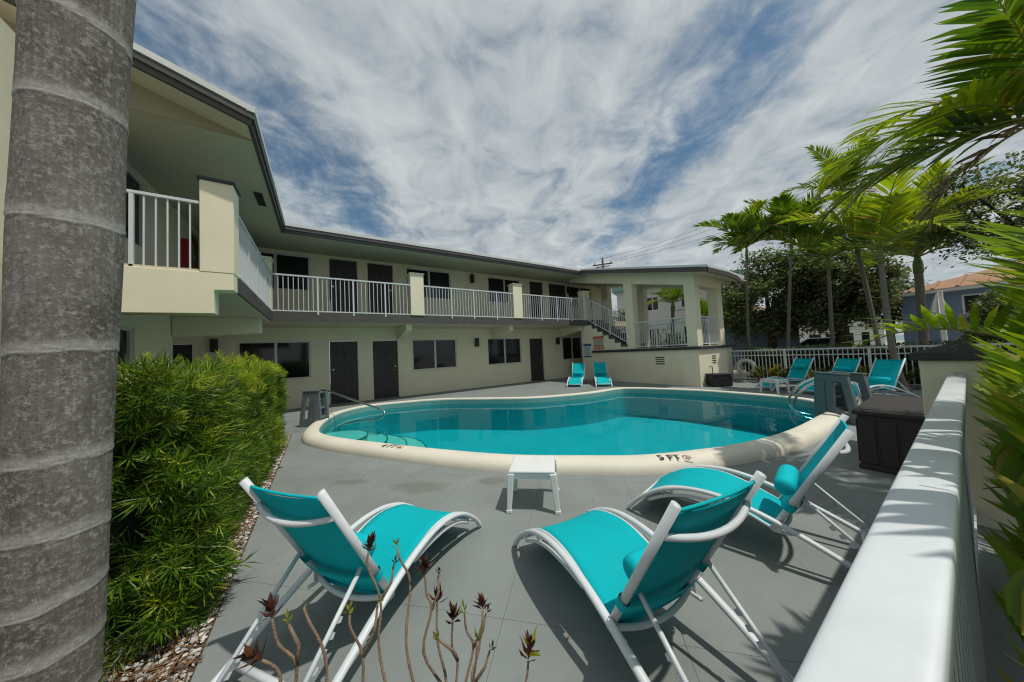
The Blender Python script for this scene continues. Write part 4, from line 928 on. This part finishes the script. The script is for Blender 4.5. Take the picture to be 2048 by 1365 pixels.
# ------------------------------------------------------------------ clipped podocarpus hedge
hd = tag(E('clipped_hedge', (-1.3,4.5,0)), 'dense clipped podocarpus hedge beside the deck with new tips coloured sun-bright on top', 'hedge')
rnd = random.Random(3); mg, mt_ = MB(), MB(); hx0, hx1, hy0, hy1, hz = -1.85, -.69, 2.36, 6.75, 1.28
def hpush(x, y, z): return .10*vnoise(x*1.3, y*1.3, z*1.5, .9)
def tuft(c, nn_, rad, k, bright):
    """a rounded spray of shoots fanning out from inside the hedge"""
    nn_ = nn_.normalized(); ls_ = rnd.uniform(.046,.075)*(1.45 if c.y < 3.4 else (1.2 if c.y < 4.6 else 1.)); core = c-nn_*rad*1.1
    for q in range(k):
        d = (nn_*rnd.uniform(.35,1.)+Vector((rnd.gauss(0,.55), rnd.gauss(0,.55), rnd.gauss(.12,.5)))).normalized(); p = core+d*rad*rnd.uniform(.85,1.35)
        shoot(mt_ if rnd.random() < bright*(1.5 if d.z > .35 else .5) else mg, p-hd.location, d+Vector((rnd.gauss(0,.35),rnd.gauss(0,.35),.2+rnd.gauss(0,.3))), rnd.randrange(19,27), ls_*rnd.uniform(.85,1.15), rnd.uniform(.0068,.0092), rnd, .95)  # upward shoots get the bright leaves more often, painting in the sunlit top
for k in range(470):
    r = rnd.random()
    if r < .50: y = hy0+(hy1-hy0)*rnd.random(); z = .03+(hz-.03)*rnd.random(); c = Vector((hx1-.05*max(0,.4-z)+hpush(0,y,z)+.06*max(0,(y-4.2)/2.5), y, z)); nv = Vector((1,0,.25)); br = .42 if y > 4.6 else (.22 if z > .9 else .06)
    elif r < .82: x = hx0+(hx1-hx0)*rnd.random(); y = hy0+(hy1-hy0)*rnd.random(); c = Vector((x, y, hz+hpush(x,y,2)*1.3-(.12 if x > -1.1 and y < 3.4 else 0))); nv = Vector((.15,0,1)); br = .7 if y > 3.4 else .42
    elif r < .92: x = hx0+(hx1-hx0)*rnd.random(); z = .1+hz*rnd.random(); c = Vector((x, hy0+hpush(x,0,z), z)); nv = Vector((0,-1,.35)); br = .1
    else: x = hx0+(hx1-hx0)*rnd.random(); z = .1+hz*rnd.random(); c = Vector((x, hy1+hpush(x,9,z), z)); nv = Vector((0,1,.35)); br = .3
    if c.x < -.44*c.y: continue
    tuft(c, nv, rnd.uniform(.09,.18), rnd.randrange(17,27), br)
for k in range(26):  # leaders standing above the clipped top
    x = rnd.uniform(-1.7,-.8); y = rnd.uniform(3.9,6.7); p = Vector((x,y,hz+.08))-hd.location
    for q in range(3): shoot(mt_, p+Vector((rnd.uniform(-.03,.03),rnd.uniform(-.03,.03),q*.055)), Vector((rnd.uniform(-.3,.3),rnd.uniform(-.3,.3),1)), 16, .06, .009, rnd, .8)
O('foliage', mg, 'hedge', hd, fix=False); O('sunlit_new_tips', mt_, 'hedgetip', hd, fix=False)
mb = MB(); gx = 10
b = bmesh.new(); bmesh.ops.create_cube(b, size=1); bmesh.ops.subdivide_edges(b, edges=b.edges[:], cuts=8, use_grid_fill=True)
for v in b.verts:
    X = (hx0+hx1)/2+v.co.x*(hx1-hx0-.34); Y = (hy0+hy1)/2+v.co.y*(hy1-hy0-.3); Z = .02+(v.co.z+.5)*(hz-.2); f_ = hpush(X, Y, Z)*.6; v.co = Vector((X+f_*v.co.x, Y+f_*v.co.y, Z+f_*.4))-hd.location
me = bpy.data.meshes.new('dark_core'); b.to_mesh(me); b.free(); O('dark_core', me, 'hedgecore', hd, smooth=True)  # solid near-black core, keeps the gaps between leaf sprays dark

# ------------------------------------------------------------------ big palm trunk by the hedge
tp = tag(E('royal_palm', (-.919,1.998,0)), 'thick gray ringed palm trunk in the left foreground in front of the hedge', 'palm tree')
ringz = [.14,.36,.55,.79,1.07,1.49,2.02,2.50,2.86,3.2,3.55,3.95,4.4,4.9,5.4,6.0,6.6]
zs = [i*.008 for i in range(0,885)]; rnd = random.Random(8); rph = [rnd.random()*6 for z in ringz]; rtl = [rnd.uniform(.006,.016) for z in ringz]
def tc_(z): return Vector((.0215*z+.004*math.sin(z*1.7), .006*z, z))
def ring_at(z, a):
    best, dz = 0., 9.
    for zr_, ph, tl in zip(ringz, rph, rtl):
        q = z-(zr_+tl*math.sin(a+ph)+.003*math.sin(6*a+ph))
        if abs(q) < abs(dz): dz = q
    return dz
mb = MB(); nn = 64; att = []
for z in zs:
    p = tc_(z); r0 = .1225+.0066*min(z,3.4)+.003*math.sin(z*4.1)
    for j in range(nn):
        a = 2*math.pi*j/nn; dz = ring_at(z, a); r = r0*(1+.010*math.sin(3*a+z*.5)+.007*vnoise(math.cos(a)*2, math.sin(a)*2, p.z*2))
        r += .0026*math.exp(-(dz/.010)**2)-.0012*math.exp(-((dz+.016)/.008)**2)+.0012*math.exp(-((dz-.05)/.04)**2)
        mb.v.append((p.x+r*math.cos(a), p.y+r*math.sin(a), z)); att.append(max(math.exp(-((dz+.002)/.0045)**2), .42*math.exp(-((dz-.022)/.020)**2)))
for i in range(len(zs)-1):
    for j in range(nn): mb.f.append((i*nn+j, i*nn+(j+1)%nn, (i+1)*nn+(j+1)%nn, (i+1)*nn+j))
tk = O('trunk', mb, 'trunk', tp, smooth=True, fix=False); at_ = tk.data.attributes.new('scar', 'FLOAT', 'POINT'); at_.data.foreach_set('value', att)
top = tc_(7.0); O('crownshaft', MB().tube([top, top+Vector((0,0,.5)), top+Vector((0,0,1.1))], [.15,.14,.07], 14), 'shaft', tp, smooth=True)
for i in range(13): add_frond(tp, top+Vector((0,0,1.05)), i*137.5, 76-3*i, 20-6*i, 1.35, 34, .42, .03, 'palm', 700+i)

# ------------------------------------------------------------------ bare shrub in the foreground
sh = tag(E('bare_shrub', (.22,.62,0)), 'leggy half bare shrub with dark red buds in the bottom foreground', 'shrub')
rnd = random.Random(21)
def bud(parent, p, ax, n_, s, m='crotonr', m2=None):
    mb = MB(); ax = Vector(ax).normalized()
    for k in range(n_):
        a = k*2.4; t = ax.cross(Vector((.2,.3,.93))).normalized(); u = ax.cross(t); h = k/n_
        d = (t*math.cos(a)+u*math.sin(a))*(.95-.6*h)+ax*(.4+.8*h); leaf(mb, Vector(p)+ax*s*.6*h, d, ax, s*rnd.uniform(.6,1.15), s*.34, rnd.uniform(-.25,.3))
    O('leaf_bud', mb, m, parent, fix=False)
base = Vector((.22,.62,0))
stems = [((.10,.95,.86),'r',[((.075,.93,.74))]),((.175,.945,.845),'g',None),((-.10,.845,.855),'r',None),((-.045,.855,.845),'n',None),((.235,.875,.785),'r',None),((.262,.86,.70),'r',None),((.285,.805,.675),'r',None),((.40,.86,.615),'r',None),((.345,.785,.61),'g',None),((.465,.715,.545),'o',None),((.045,.85,.785),'g',None),((-.11,.79,.82),'r',None),((.33,.83,.66),'g',None)]
for k, (t, kind, _) in enumerate(stems):
    t = Vector(t)-base; b_ = Vector((rnd.uniform(-.05,.05), rnd.uniform(-.04,.04), 0)); kn = [b_.lerp(t,f)+Vector((rnd.uniform(-1,1)*.07*w_, rnd.uniform(-1,1)*.03*w_, rnd.uniform(-.02,.02))) for f, w_ in ((.3,.8),(.5,1),(.66,.55),(.78,.42),(.88,.30),(.95,.12))]
    pts = catmull([b_]+kn+[t], 4); kk = len(pts); s = O('stem', MB().tube(pts, [.0042-.0018*i/(kk-1)+.0008*rnd.random() for i in range(kk)], 7), 'twig', sh, smooth=True)
    d = (pts[-1]-pts[-2]).normalized()
    if kind == 'r': bud(s, pts[-1], d, 16, .036)
    elif kind == 'g': bud(s, pts[-1], d, 6, .024, 'budgreen')
    elif kind == 'o': bud(s, pts[-1], d, 14, .05, 'crotonr'); bud(s, pts[-1]+d*.01, d, 4, .05, 'crotony')
    else: bud(s, pts[-1], d, 3, .014, 'budgreen')
    if k % 2 == 0:
        q = pts[int(kk*.72)]; e2 = q+Vector((rnd.uniform(-.06,.06), rnd.uniform(-.02,.03), rnd.uniform(.05,.09))); O('twig', MB().tube([q, q.lerp(e2,.5)+Vector((.01,0,-.005)), e2], [.0045,.004,.003], 6), 'twig', s, smooth=True); bud(s, e2, e2-q, 6, .02, 'budgreen' if k % 4 else 'crotonr')

# ------------------------------------------------------------------ palms on the right
ar = []
def areca(label, base, specs, seed, keep=None, free=0):
    o = E('areca_palm', base); tag(o, label, 'palm', 'yellow green areca palms outside the white fence'); rnd = random.Random(seed)
    for i, (dx, dy, z0, az, e0, e1, L_) in enumerate(specs):
        s = Vector((dx, dy, z0)); fo = add_frond(o, s, az, e0, e1, L_, 20, .44, .044, 'areca', seed*90+i, v_up=.45, fwd=.9, droop=.10, keep=None if i < free else keep)
        if fo: O('cane', MB().tube([(dx*.4, dy*.4, 0), (dx*.7, dy*.7, z0*.5), s], [.02,.018,.012], 7), 'shaft', o, smooth=True)
    return o
def fan(seed, x0, x1, n_, zlo, zhi, L0, L1, ylo=-.10, yhi=.08):
    r = random.Random(seed); out = []
    for k in range(n_):
        az = r.choice((r.uniform(150,205), r.uniform(150,205), r.uniform(-25,25), r.uniform(50,130))); e0 = r.uniform(42,76)
        out.append((r.uniform(x0,x1), r.uniform(ylo,yhi), r.uniform(zlo,zhi), az, e0, e0-r.uniform(45,85), r.uniform(L0,L1)))
    return out
areca('areca palm clump close to the camera outside the fence, filling the lower right corner', (1.75,-.30,0), fan(41,-.35,.6,46,.10,.70,.45,.75,.0,.24)+[(-.3,-.25,1.25,95,40,5,.5),(.1,-.25,1.3,85,40,5,.55),(.5,-.25,1.3,95,45,5,.55),(-.6,-.2,1.25,100,42,5,.5),(.3,-.3,1.45,80,40,0,.5)], 4, lambda x, y, z: y < .02)
areca('low areca palm shoots under the white rail in the bottom right corner', (1.05,-.26,0), fan(53,-.35,.40,52,.08,.62,.32,.58,.02,.22), 8, lambda x, y, z: y < .02)
areca('areca palm clump beside the dark capped pillar outside the fence', (2.95,-.34,0), fan(43,-.4,.7,40,.25,.85,.5,.8), 5, lambda x, y, z: y < .015)
areca('areca palm behind the pillar with one long frond arching over the cap', (4.75,-.62,0), [(-.35,.25,1.15,134,34,-32,1.25)]+fan(47,-.3,1.4,44,.45,1.1,.6,1.0,-.1,.28), 6, lambda x, y, z: y < -.035*x+(.12 if z > 1.4 else .0), 1)
rp = E('leaning_palm', (5.15,-.95,0)); tag(rp, 'palm with broad torn fronds reaching in from the upper right edge', 'palm tree'); palm_trunk(rp, [(5.15,-.95,0),(5.1,-.85,1.4),(4.95,-.55,2.7)], .08, .055, shaft=.4)
cr = Vector((-.25,.50,3.1))
for i, (az, e0, e1, L_, m_, te) in enumerate(((152,74,56,1.15,'palm',0),(118,8,-62,1.25,'palm',.1),(101,4,-48,1.35,'palm',.14),(140,24,-20,.85,'palmy',.0),(75,40,-35,1.5,'palmy',.1),(60,55,-10,1.5,'palmy',.05),(168,50,5,.95,'palm',0),(30,50,-20,1.5,'palm',.05),(215,50,-20,1.1,'palm',0),(260,55,-20,1.4,'palm',0),(310,50,-20,1.4,'palm',0),(104,-25,-82,.9,'palmdry',.25))):
    add_frond(rp, cr, az, e0, e1, L_, 25, .54, .046, m_, 300+i, tear=te, v_up=.10, droop=.17, fwd=.85)
GP = 'slim palms behind the loungers'
palm('slim_palm', 'slim palm nearest the pavilion roof, rising behind the back fence', [(14.24,4.73,0),(14.15,4.72,2.0),(14.28,4.62,4.75)], .055, .042, 12, ('palm','palmy','palm'), 1.9, 28, .66, .09, .45, 2, GP)
palm('slim_palm', 'slim palm with upright dense crown, second from the pavilion roof', [(15.0,3.88,0),(15.05,3.7,2.4),(15.1,3.5,4.7)], .058, .045, 14, ('palm','palmy','palm','palm'), 2.35, 30, .74, .095, .5, 3, GP)
palm('slim_palm', 'yellow green palm leaning over the lounger nearest the pillar', [(11.86,.91,0),(11.66,1.02,.75),(11.54,1.06,2.0),(11.54,1.07,3.2)], .07, .048, 13, ('palmy','palm','palmy'), 2.0, 30, .62, .075, .4, 4, GP)
palm('slim_palm', 'palm with thick dark trunk in front of the blue house', [(14.98,.75,0),(14.95,.74,1.6),(14.98,.72,3.25)], .11, .085, 14, ('palmy','palm','palmy'), 2.4, 30, .74, .085, .5, 5, GP)
palm('tall_palm', 'taller dark palm with dry hanging fronds behind the slim palms', [(17.1,1.75,0),(17.0,2.0,3.5),(16.9,2.3,6.6)], .07, .06, 15, 'palm', 2.1, 32, .6, .06, .4, 6, None, .3, 3)
palm('slim_palm', 'bushy palm between the second slim palm and the yellow green palm', [(15.6,2.75,0),(15.6,2.7,2.0),(15.6,2.65,3.9)], .06, .05, 12, ('palm','palmy','palm'), 2.0, 28, .66, .09, .45, 7, GP)
for k, (x, y, h, lab) in enumerate(((44.6,6.0,2.0,'small far palm by the sea, leftmost of three'),(45.,5.55,2.5,'small far palm by the sea, middle of three'),(44.8,5.25,2.3,'small far palm by the sea, rightmost of three'))):
    palm('far_palm', lab, [(x,y,-.1),(x+.05,y,h*.5),(x,y,h)], .10, .08, 9, 'palm', 1.1, 12, .5, .10, .3, 20+k, 'small palms by the sea')

# ------------------------------------------------------------------ shade trees
def tree(name, label, base, trunk_h, cc, rad, nleaf, ls, m, seed, limbs=7, r0=.28, group=None):
    o = E(name, base); tag(o, label, 'tree', group); rnd = random.Random(seed); B = Vector(base); cc = Vector(cc)-B
    fork = Vector((rnd.uniform(-.1,.1), rnd.uniform(-.1,.1), trunk_h)); t = O('trunk', MB().tube(catmull([(0,0,-.05), (fork.x*.3,fork.y*.5,trunk_h*.5), tuple(fork)], 4), [r0*1.25,r0*1.1,r0,r0*.95,r0*.9,r0*.86,r0*.82,r0*.8,r0*.78], 10), 'bark', o, smooth=True)
    cl = []
    for k in range(limbs):
        a = k*2.4+rnd.random(); e = Vector((cc.x+rad[0]*.62*math.cos(a)*rnd.uniform(.5,1.1), cc.y+rad[1]*.62*math.sin(a)*rnd.uniform(.5,1.1), cc.z+rad[2]*rnd.uniform(-.55,.6))); mid = fork.lerp(e,.5)+Vector((0,0,.25))
        lm = O('limb', MB().tube(catmull([fork, mid, e], 4), [r0*.6-(r0*.5)*i/8 for i in range(9)], 7), 'bark', o, smooth=True)
        for q in range(3):
            p = mid.lerp(e, .5+.25*q); e2 = p+Vector((rnd.uniform(-.8,.8)*rad[0]*.5, rnd.uniform(-.8,.8)*rad[1]*.5, rnd.uniform(-.2,.7)*rad[2]*.6)); O('branch', MB().tube([p, e2], [r0*.18, r0*.05], 5), 'bark', lm)
    nc = 60; cen = []
    for k in range(nc):
        while True:
            v = Vector((rnd.uniform(-1,1), rnd.uniform(-1,1), rnd.uniform(-1,1)))
            if .35 < v.length < 1: break
        cen.append((Vector((cc.x+v.x*rad[0], cc.y+v.y*rad[1], cc.z+v.z*rad[2])), rnd.uniform(.16,.30)))
    mb = MB()
    for k in range(nleaf):
        c, r = cen[rnd.randrange(nc)]; v = Vector((rnd.gauss(0,1), rnd.gauss(0,1), rnd.gauss(0,.75))); v = v.normalized()*min(1.5, abs(rnd.gauss(.8,.32))); p = c+Vector((v.x*r*rad[0], v.y*r*rad[1], v.z*r*rad[2]*1.1))
        leaf(mb, p, Vector((rnd.gauss(0,1), rnd.gauss(0,1), rnd.gauss(-.2,.6))), Vector((rnd.gauss(0,.5), rnd.gauss(0,.5), 1)), ls*rnd.uniform(.7,1.3), ls*.55, .1)
    O('crown', mb, m, o, fix=False); return o
GT = 'broad shade trees beyond the fence'
tree('shade_tree', 'dark leafy shade tree beyond the fence beside the pavilion roof', (21.2,6.05,0), 1.6, (21.3,6.15,3.9), (2.3,2.3,2.3), 26000, .19, 'tree', 31, 8, .26, GT)
tree('shade_tree', 'dark leafy shade tree behind the palms with a thick brown trunk', (21.7,3.45,0), 1.9, (21.6,3.7,3.8), (2.4,2.0,2.0), 24000, .19, 'tree', 32, 8, .30, GT)
tree('shade_tree', 'paler open leafy tree in front of the blue house edge', (24.0,2.1,0), 1.5, (23.8,2.2,3.4), (1.8,1.1,1.5), 6000, .15, 'treelight', 33, 6, .14, GT)
tree('shade_tree', 'feathery dark tree at the right edge above the clay tiled roof', (13.2,-1.3,0), 2.0, (13.0,-.75,4.3), (1.7,1.3,1.1), 8000, .10, 'tree', 34, 7, .12, GT)
tree('shade_tree', 'dark shrubby tree standing before the windows of the blue house', (17.0,-.55,0), .5, (17.0,-.45,1.6), (.9,.8,.9), 4500, .12, 'tree', 35, 6, .07, GT)

# ------------------------------------------------------------------ croton plants and boundary hedge
rnd = random.Random(44)
def croton(loc, h, m, label):
    o = E('croton_plant', loc); tag(o, label, 'plant', 'croton plants along the back fence'); lf, st = MB(), MB()
    for k in range(9):
        a = rnd.random()*6.3; r = rnd.uniform(.05,.24); t = Vector((r*math.cos(a), r*math.sin(a), h*rnd.uniform(.55,1.))); st.tube([(0,0,0), (t.x*.4,t.y*.4,t.z*.5), t], [.008,.007,.004], 5)
        for q in range(20): d = Vector((rnd.gauss(0,1), rnd.gauss(0,1), rnd.gauss(.35,.5))); leaf(lf, t*rnd.uniform(.45,1.)+Vector((0,0,0)), d, Vector((0,0,1)), rnd.uniform(.09,.17), .042, .15)
    O('leaves', lf, m, o, fix=False); O('stems', st, 'twig', o)
CR = [(4.0,.5,0),(3.62,.62,1),(3.3,.55,0),(2.98,.60,1),(2.66,.5,1),(2.3,.62,0),(1.98,.55,0),(1.64,.62,1),(1.3,.55,0),(.96,.6,0),(.6,.58,0),(.28,.6,1),(-.1,.6,0)]
where = ['beside the life ring','just right of the life ring','behind the first back lounger, left side','behind the first back lounger, with bright leaves','right of the first back lounger headrest','between the first and second back loungers','left of the middle back lounger','behind the middle back lounger, with bright leaves','between the middle and last back loungers','left of the leaning palm base','at the leaning palm base','behind the pillar, left one with bright leaves','behind the pillar, right one']
for (y, h, m_), wh in zip(CR, where): croton((12.52+rnd.uniform(-.08,.08), y, 0), h, ('croton','crotony')[m_], ('yellow' if m_ else 'dark green')+' croton plant at the back fence '+wh)
bh = tag(E('boundary_hedge', (13.5,1,0)), 'low leafy hedge running behind the back fence', 'hedge'); mb = MB()
for k in range(9000):
    y = rnd.uniform(-4,4.7); z = 1.14*rnd.random()**.5+.04*math.sin(y*3); x = 13.25+rnd.random()*.5 if z > 1.0 else 13.22+rnd.random()*.12
    leaf(mb, Vector((x-13.5, y-1, z)), Vector((rnd.gauss(-.4,1), rnd.gauss(0,1), rnd.gauss(.4,.6))), Vector((-.4,0,1)), rnd.uniform(.07,.13), .05, .1)
O('foliage', mb, 'treelight', bh, fix=False); O('dark_core', MB().box(-.2,.2,-4.9,3.6,0,1.0), 'hedgecore', bh)  # plain near-black box fills the hedge behind its leaves

# ------------------------------------------------------------------ houses and street beyond the fence
def house(name, label, org, rz, wdt, dpt, h, wallm, roofm, rise, over, wins=(), doors=(), cols=()):
    """local x runs along the facade, local y goes away from the camera"""
    o = E(name, org, rz); tag(o, label, 'building')
    O('wall', wall_panel(0, wdt, -.1, h, [(a, b_, c, d) for a, b_, c, d in list(wins)+list(doors)], 0, .2, 1), wallm, o)
    O('side_wall', MB().box(-.2,-.001,0,dpt,-.1,h), wallm, o); O('side_wall', MB().box(wdt+.001,wdt+.2,0,dpt,-.1,h), wallm, o); O('back_wall', MB().box(0,wdt,dpt-.2,dpt,-.1,h), wallm, o)
    f = local(1, 0, 1)
    for a, b_, c, d in wins:
        w = E('window', (0,0,0), 0, o); fr = MB(); t = .06
        for q in ((a,b_,c,c+t),(a,b_,d-t,d),(a,a+t,c+t,d-t),(b_-t,b_,c+t,d-t),((a+b_)/2-.03,(a+b_)/2+.03,c+t,d-t)): lbox(fr, f, q[0], q[1], .03, .09, q[2], q[3])
        O('window_frame', fr, 'frame', w); O('pane', MB().box(a+t,b_-t,.06,.07,c+t,d-t), 'glass', w)
    for a, b_, c, d in doors: dd = O('door', MB().box(a+.01,b_-.01,.05,.10,c,d-.01), 'glass', o); O('door_frame', MB().box(a,a+.06,.02,.11,c,d), 'frame', dd)
    rf = E('roof', (0,0,0), 0, o); e = over; r = min(dpt, wdt)/2
    if rise > 0:
        a = [(-e,-e,h),(wdt+e,-e,h),(wdt+e,dpt+e,h),(-e,dpt+e,h)]; ri = [(r,dpt/2,h+rise),(max(r,wdt-r),dpt/2,h+rise)]
        O('roof_tiles', MB().add(a+ri, [(0,1,5,4),(1,2,5),(2,3,4,5),(3,0,4)]), roofm, rf); O('eave', MB().box(-e+.02,wdt+e-.02,-e+.02,dpt+e-.02,h-.14,h-.006), 'whitewall', rf)
        k = int((wdt+2*e)/.6); tl = MB()
        for i in range(1, k):
            x = -e+i*.6; dm = min(1., max(.05, min(x+e, wdt+e-x)/(r+e))); tl.beam((x,-e,h+.03), (x,-e+(dpt/2+e)*dm,h+rise*dm+.03), .09, .05)
        O('tile_rows', tl, roofm, rf)
    else: O('roof_slab', MB().box(-e,wdt+e,-e,dpt+e,h,h+.35), roofm, rf)
    for x, w in cols: O('column', MB().box(x,x+w,-1.2,-1.2+w,-.1,h-.14), 'whitewall', o)
    return o
house('blue_house', 'blue gray house with clay tile roof at the right edge beyond the palms', (22.5,1.45,0), R(-97), 9, 8, 3.25, 'bluewall', 'tilered', 1.5, .45, [(1.35,3.1,2.1,2.92),(3.6,5.2,1.0,2.3)], [], [(.95,.14)])
house('blue_garage', 'blue gray building with clay roof between the pavilion and the dark tree', (22.2,9.6,0), R(-72), 4.2, 5, 2.92, 'bluewall', 'tilered', .75, .35)
house('white_bungalow', 'long low white building with large panes far behind the tree trunks', (38.8,9.2,0), R(-80), 5.2, 5, 2.35, 'whitewall', 'whitewall', 0, .3, [], [(.9,1.7,0,1.75),(1.95,2.7,0,1.75),(2.95,3.7,0,1.75),(4.1,4.6,.5,1.75)])
house('pale_apartment_house', 'pale two storey apartment house with green fascia seen through the pavilion', (20.9,15.6,0), R(-63), 8.2, 8, 6.0, 'whitewall', 'greenroof', 0, .5, [(2.0,2.9,4.2,5.3),(2.0,2.9,1.6,2.8),(4.4,5.5,4.2,5.3),(4.4,5.5,1.6,2.8),(6.4,7.4,4.2,5.3)], [(3.2,4.1,0,2.3)])
house('far_gray_house', 'pale gray house with clay roof far behind the pavilion end', (30.5,14.0,0), R(-68), 5.0, 6, 4.2, 'whitewall', 'tilered', 1.0, .4, [(1,2,2.6,3.6),(3,4,2.6,3.6)])
um = tag(E('folded_umbrella', (21.2,.62,0)), 'folded white patio umbrella in front of the blue house', 'umbrella')
O('umbrella_pole', MB().tube([(0,0,0),(0,0,3.1)], .03, 8), 'whitewall', um); mb = MB(); k1 = 16; zz_ = [(1.7,.06),(1.85,.16),(2.2,.19),(2.6,.13),(2.95,.05),(3.05,.02)]
for z, r in zz_:
    for j in range(k1): a = 2*math.pi*j/k1; q = r*(1+.28*math.cos(8*a)); mb.v.append((q*math.cos(a), q*math.sin(a), z))
for i in range(len(zz_)-1):
    for j in range(k1): mb.f.append((i*k1+j, i*k1+(j+1)%k1, (i+1)*k1+(j+1)%k1, (i+1)*k1+j))
O('umbrella_canopy', mb, 'canvas', um)
# parked car
ca = tag(E('parked_car', (25.0,5.0,0), R(100)), 'gray parked car glimpsed between the tree trunks over the hedge', 'car')
O('car_body', MB().extrude([(-2.2,.35),(2.2,.35),(2.25,.65),(2.0,.82),(1.1,.90),(-1.5,.92),(-2.1,.85),(-2.25,.6)], 1, -.88, .88), 'carpaint', ca, bevel=.05)
O('car_cabin', MB().hexa([(-1.5,-.8,.91),(1.1,-.8,.91),(1.1,.8,.91),(-1.5,.8,.91),(-1.0,-.62,1.44),(.35,-.62,1.44),(.35,.62,1.44),(-1.0,.62,1.44)]), 'carpaint', ca, bevel=.04)
for s_ in (-1, 1): O('side_window', MB().hexa([(-1.3,s_*.80,.95),(.95,s_*.80,.95),(.95,s_*.79,.95),(-1.3,s_*.79,.95),(-.95,s_*.66,1.38),(.35,s_*.66,1.38),(.35,s_*.64,1.38),(-.95,s_*.64,1.38)]), 'glass', ca)
O('windshield', MB().add([(1.12,-.72,.95),(1.12,.72,.95),(.40,.58,1.40),(.40,-.58,1.40)], [(0,1,2,3)]), 'glass', ca)
for x in (-1.35, 1.35):
    for s_ in (-1, 1): w = O('wheel', MB().tube([(x,s_*.70,.32),(x,s_*.90,.32)], .32, 20), 'ink', ca); O('rim', MB().tube([(x,s_*.895,.32),(x,s_*.91,.32)], .2, 16), 'chrome', w)
for s_ in (-1, 1): O('headlight', MB().box(2.15,2.24,s_*.62-.14,s_*.62+.14,.62,.74), 'frame', ca)
# palm and shrub seen through the pavilion
palm('garden_palm', 'dark palm behind the pavilion railing in front of the apartment house', [(16.5,9.1,0),(16.5,9.0,1.8),(16.55,8.9,3.4)], .12, .09, 16, ('palm','palm','palmy'), 1.8, 22, .55, .06, .4, 9)
palm('garden_palm', 'shorter palm behind the pavilion columns beside the dark palm', [(17.8,8.0,0),(17.8,8.0,1.2),(17.8,7.95,2.4)], .10, .08, 12, 'palm', 1.5, 20, .5, .06, .35, 10)
tree('garden_shrub', 'leafy shrub behind the stair seen past the pavilion column', (15.5,11.2,0), .8, (15.5,11.1,2.9), (1.1,1.0,1.1), 3500, .12, 'treelight', 36, 5, .08)
for k_, (x, y, h, r, lab) in enumerate(((14.3,6.6,1.9,.8,'dark green shrub just behind the pavilion railing, nearest the pavilion end'),(14.6,8.3,2.3,.9,'dark green shrub behind the middle of the pavilion railing'),(14.4,9.9,2.5,.8,'dark green shrub behind the stair railing'))):
    tree('garden_shrub', lab, (x,y,0), .6, (x,y,h*.55), (r,r,h*.42), 3800, .12, 'tree', 60+k_, 5, .06, 'shrubs behind the pavilion')
# utility pole and wires
up_ = tag(E('utility_pole', (30.97,25.32,0)), 'dark utility pole rising above the roof line of the motel', 'utility pole')
O('pole_shaft', MB().tube([(0,0,0),(0,0,7),(0,0,13.2)], [.19,.16,.12], 10), 'wood', up_, smooth=True)
O('cross_arm', MB().beam((-.75,1.0,12.35), (.75,-1.0,12.35), .12, .14), 'wood', up_); O('cross_arm', MB().beam((-.5,.7,12.05), (.5,-.7,12.05), .08, .1), 'wood', up_)
O('insulator', MB().tube([(-.6,.8,12.42),(-.6,.8,12.62)], .06, 8), 'ink', up_); O('insulator', MB().tube([(.6,-.8,12.42),(.6,-.8,12.62)], .06, 8), 'ink', up_)
for k, (a, e_, lab) in enumerate((((30.97,25.32,13.1),(33.0,1.5,14.6),'topmost power line running from the utility pole over the palms'),((30.4,26.1,12.6),(33.0,1.7,13.9),'second power line running from the utility pole over the palms'),((31.6,24.5,12.6),(33.0,1.3,13.1),'lowest power line running from the utility pole over the palms'))):
    A, B_ = Vector(a), Vector(e_); pts = [A.lerp(B_, t/16)-Vector((0,0,.9*4*(t/16)*(1-t/16))) for t in range(17)]; tag(O('power_line', MB().tube([p-A for p in pts], .013, 5), 'ink', None, loc=A), lab, 'power line')

# ------------------------------------------------------------------ litter on the deck
rnd = random.Random(77); mb = MB()
for k in range(95):
    if k < 60: x, y = rnd.uniform(-.4,4.5), rnd.uniform(.5,4.2)
    else: x, y = rnd.uniform(9.2,12.4), rnd.uniform(.4,4.4)
    if any((Vector((x, y))-p).length < .45 for p in pool_in[::3]) or (x > 1.2 and y > 3.2 and x < 9): continue
    a = rnd.random()*6.3; p = Vector((x, y, .006)); leaf(mb, p, Vector((math.cos(a), math.sin(a), rnd.uniform(0,.25))), Vector((rnd.uniform(-.2,.2),rnd.uniform(-.2,.2),1)), rnd.uniform(.010,.034), rnd.uniform(.005,.013), .15)
stuff(tag(O('leaf_litter', mb, 'mulch', fix=False), 'scattered brown leaf bits on the gray deck', 'leaf litter'))
